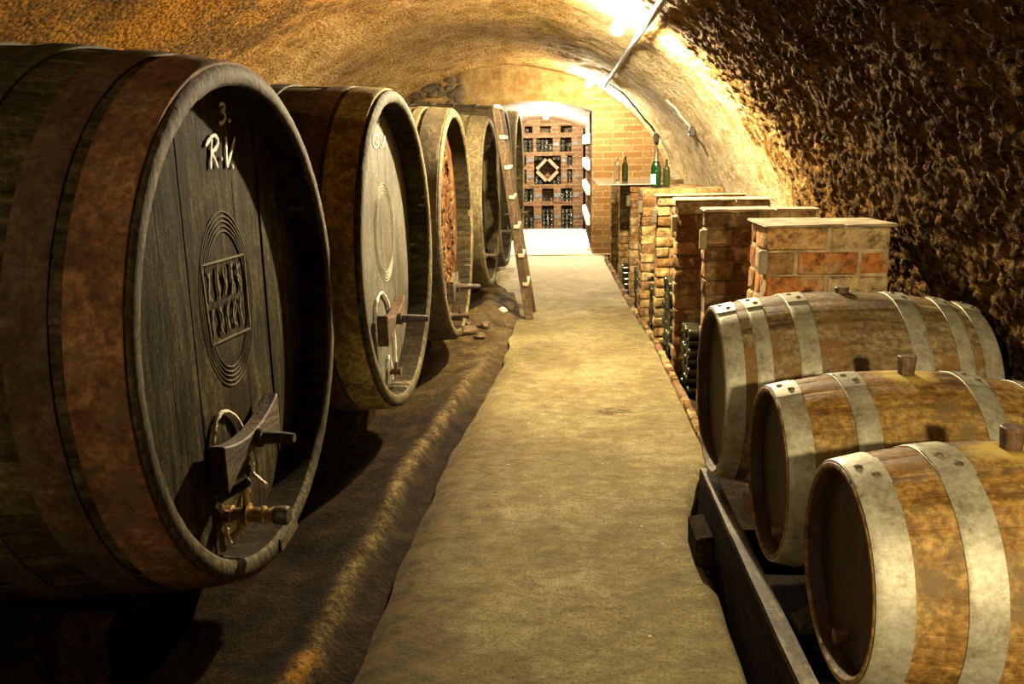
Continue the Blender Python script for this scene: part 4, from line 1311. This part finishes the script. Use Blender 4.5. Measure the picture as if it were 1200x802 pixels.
# side rack on the right of the niche
sr = thing('side_rack', (.37, 13.42, 0), 'white-shelved brick side rack on the right of the niche, seen edge on', 'wine rack')
SZ = [(-.03, .06), (.40, .53), (.86, 1.00), (1.24, 1.40), (1.64, 1.80)]
for a, b_ in SZ:
    MB().rbox((-.03, 0, a), (.40, 2.96, b_), .02).build('shelf', M['lime'], sr, label='white lime-washed shelf')
dv = MB()
for i in range(6):
    dv.box((.03, i * .58, .05), (.40, i * .58 + .11, 2.05))
dv.build('dividers', M['rack_brick'], sr, smooth=0)
MB().box((.02, 0, 1.80), (.40, 2.96, 2.1)).build('top_course', M['rack_brick'], sr, smooth=0)
MB().box((.33, .02, .05), (.42, 2.96, 2.0)).build('back', M['rack_brick'], sr, smooth=0)
for lv, (z0, nrow) in enumerate(((.06, 3), (.53, 3), (1.00, 1), (1.40, 1))):
    for bay in range(3):
        for r in range(nrow):
            for c_ in range(2):
                lay(.412 + R_.uniform(0, .01), 13.42 + bay * .58 + .11 + .08 + c_ * .115, z0 + .04 + r * .073, (1, 0, 0), ('dark bottle lying on the %s shelf of the white-shelved side rack' % ('lowest', 'second lowest', 'third lowest', 'topmost')[lv]), 'bottles on the %s side rack shelf' % ('lowest', 'second', 'third', 'top')[lv], scale=.9)

# ------------------------------------------------------------------ lamps, conduit, cables
def bulb(i, label):
    (x, y, z), p = BULBS[i]
    r = .045
    t = thing('light_bulb', (x, y, z), label, 'lamp', 'bare bulbs under the vault')
    pr = [(-r, 0)] + [(-r * math.cos(a), r * math.sin(a)) for a in [PI * k / 12 for k in range(1, 10)]] + [(r * 1.3, .020), (r * 1.55, .016)]
    MB().lathe(pr, 20, 'z').build('glass_bulb', emit('lit_bulb', BULB_TINT[i], p / (4 * PI * r * r * PI) ), t, smooth=180)
    MB().lathe([(r * 1.5, 0), (r * 1.5, .021), (r * 2.3, .023), (r * 2.5, .016), (r * 2.5, 0)], 14, 'z').build('socket', M['socket'], t)
    return t
bulb(0, 'brightest bare bulb, hanging under the vault nearest the camera')
bulb(1, 'bare bulb hanging just in front of the end wall')
bulb(2, 'bare bulb glowing inside the niche before the far rack')
def on_vault(th, y, off=.02):
    p = vault_point(th, y)
    n3 = Vector((-math.cos(th), 0, -math.sin(th)))
    return p + n3 * off
thc = math.acos((.575 - VX) / 2.53)
b = MB().tube([on_vault(thc, y, .055) for y in [4.4 + .35 * i for i in range(22)]], .024, 8)
tag(b.build('conduit', M['cable'], smooth=60), 'straight grey conduit running along the crown of the vault', 'conduit')
yc = 11.9
thA, thB = thc, deg(37)
b = MB().tube([on_vault(lerp(thA, thB, i / 16), yc + .15 * i / 16, .022) for i in range(17)], .014, 8)
tag(b.build('cable', M['socket'], smooth=60), 'dark cable curving down the vault to the junction box', 'cable')
pj = on_vault(thB - .03, yc + .17, .03)
jb = thing('junction_box', pj, 'dark junction box at the lower end of the curved cable', 'junction box')
MB().rbox((-.045, -.05, -.07), (.03, .05, .06), .012).build('box', M['socket'], jb, smooth=30)
MB().lathe([(-.10, 0), (-.10, .02), (-.06, .03), (-.06, 0)], 12, 'z').build('gland', M['socket'], jb)
b = MB().tube([on_vault(lerp(thB - .07, deg(27), i / 8), yc + .20 + .02 * i, .014) for i in range(9)], .007, 6)
tag(b.build('cable', M['cable'], smooth=60), 'thin cable hanging below the dark junction box', 'cable')
th2 = math.acos((1.30 - VX) / 2.53)
pj = on_vault(th2, 8.75, .03)
jb = thing('light_switch', pj, 'small dark switch box on the right vault above the bottles', 'switch')
MB().rbox((-.03, -.04, -.05), (.03, .04, .045), .01).build('box', M['socket'], jb, smooth=30)
MB().lathe([(-.045, 0), (-.045, .012), (-.028, .016), (-.028, 0)], 12, 'x').build('switch_knob', M['socket'], jb)
b = MB().tube([on_vault(lerp(th2 + .02, th2 + .16, i / 8), 8.75, .014) for i in range(9)], .009, 6)
tag(b.build('cable', M['label'], smooth=60), 'pale cable running up from the small switch box', 'cable')
b = MB().tube([on_vault(lerp(th2 - .03, th2 - .12, i / 6), 8.78 + .01 * i, .014) for i in range(7)], .006, 6)
tag(b.build('cable', M['socket'], smooth=60), 'short dark cable hanging down from the small switch box', 'cable')

# ------------------------------------------------------------------ rubble by the casks
def gz(x, y): return ground_z(xl(y) + .05 - x, x, y)[0]
for i, (x, y, r, lab, m) in enumerate(((-.86, 7.35, .075, 'dark clod between the carved cask and the fourth cask', 'stone'), (-.72, 7.50, .055, 'reddish stone beside the dark clod by the fourth cask', 'stone'), (-.92, 7.58, .06, 'stone half hidden under the fourth cask', 'stone'), (-.74, 7.22, .045, 'small stone at the foot of the carved cask', 'stone'), (-.60, 8.15, .04, 'pale stone chip on the earth beside the ladder', 'pale_stone'))):
    o = MB().rock((0, 0, 0), r, 2, .6, i + 3, (1.1, 1, .7)).build('stone', M[m], smooth=40)
    o.location = (x, y, gz(x, y) + r * .45)
    tag(o, lab, 'stone', 'loose stones by the casks')
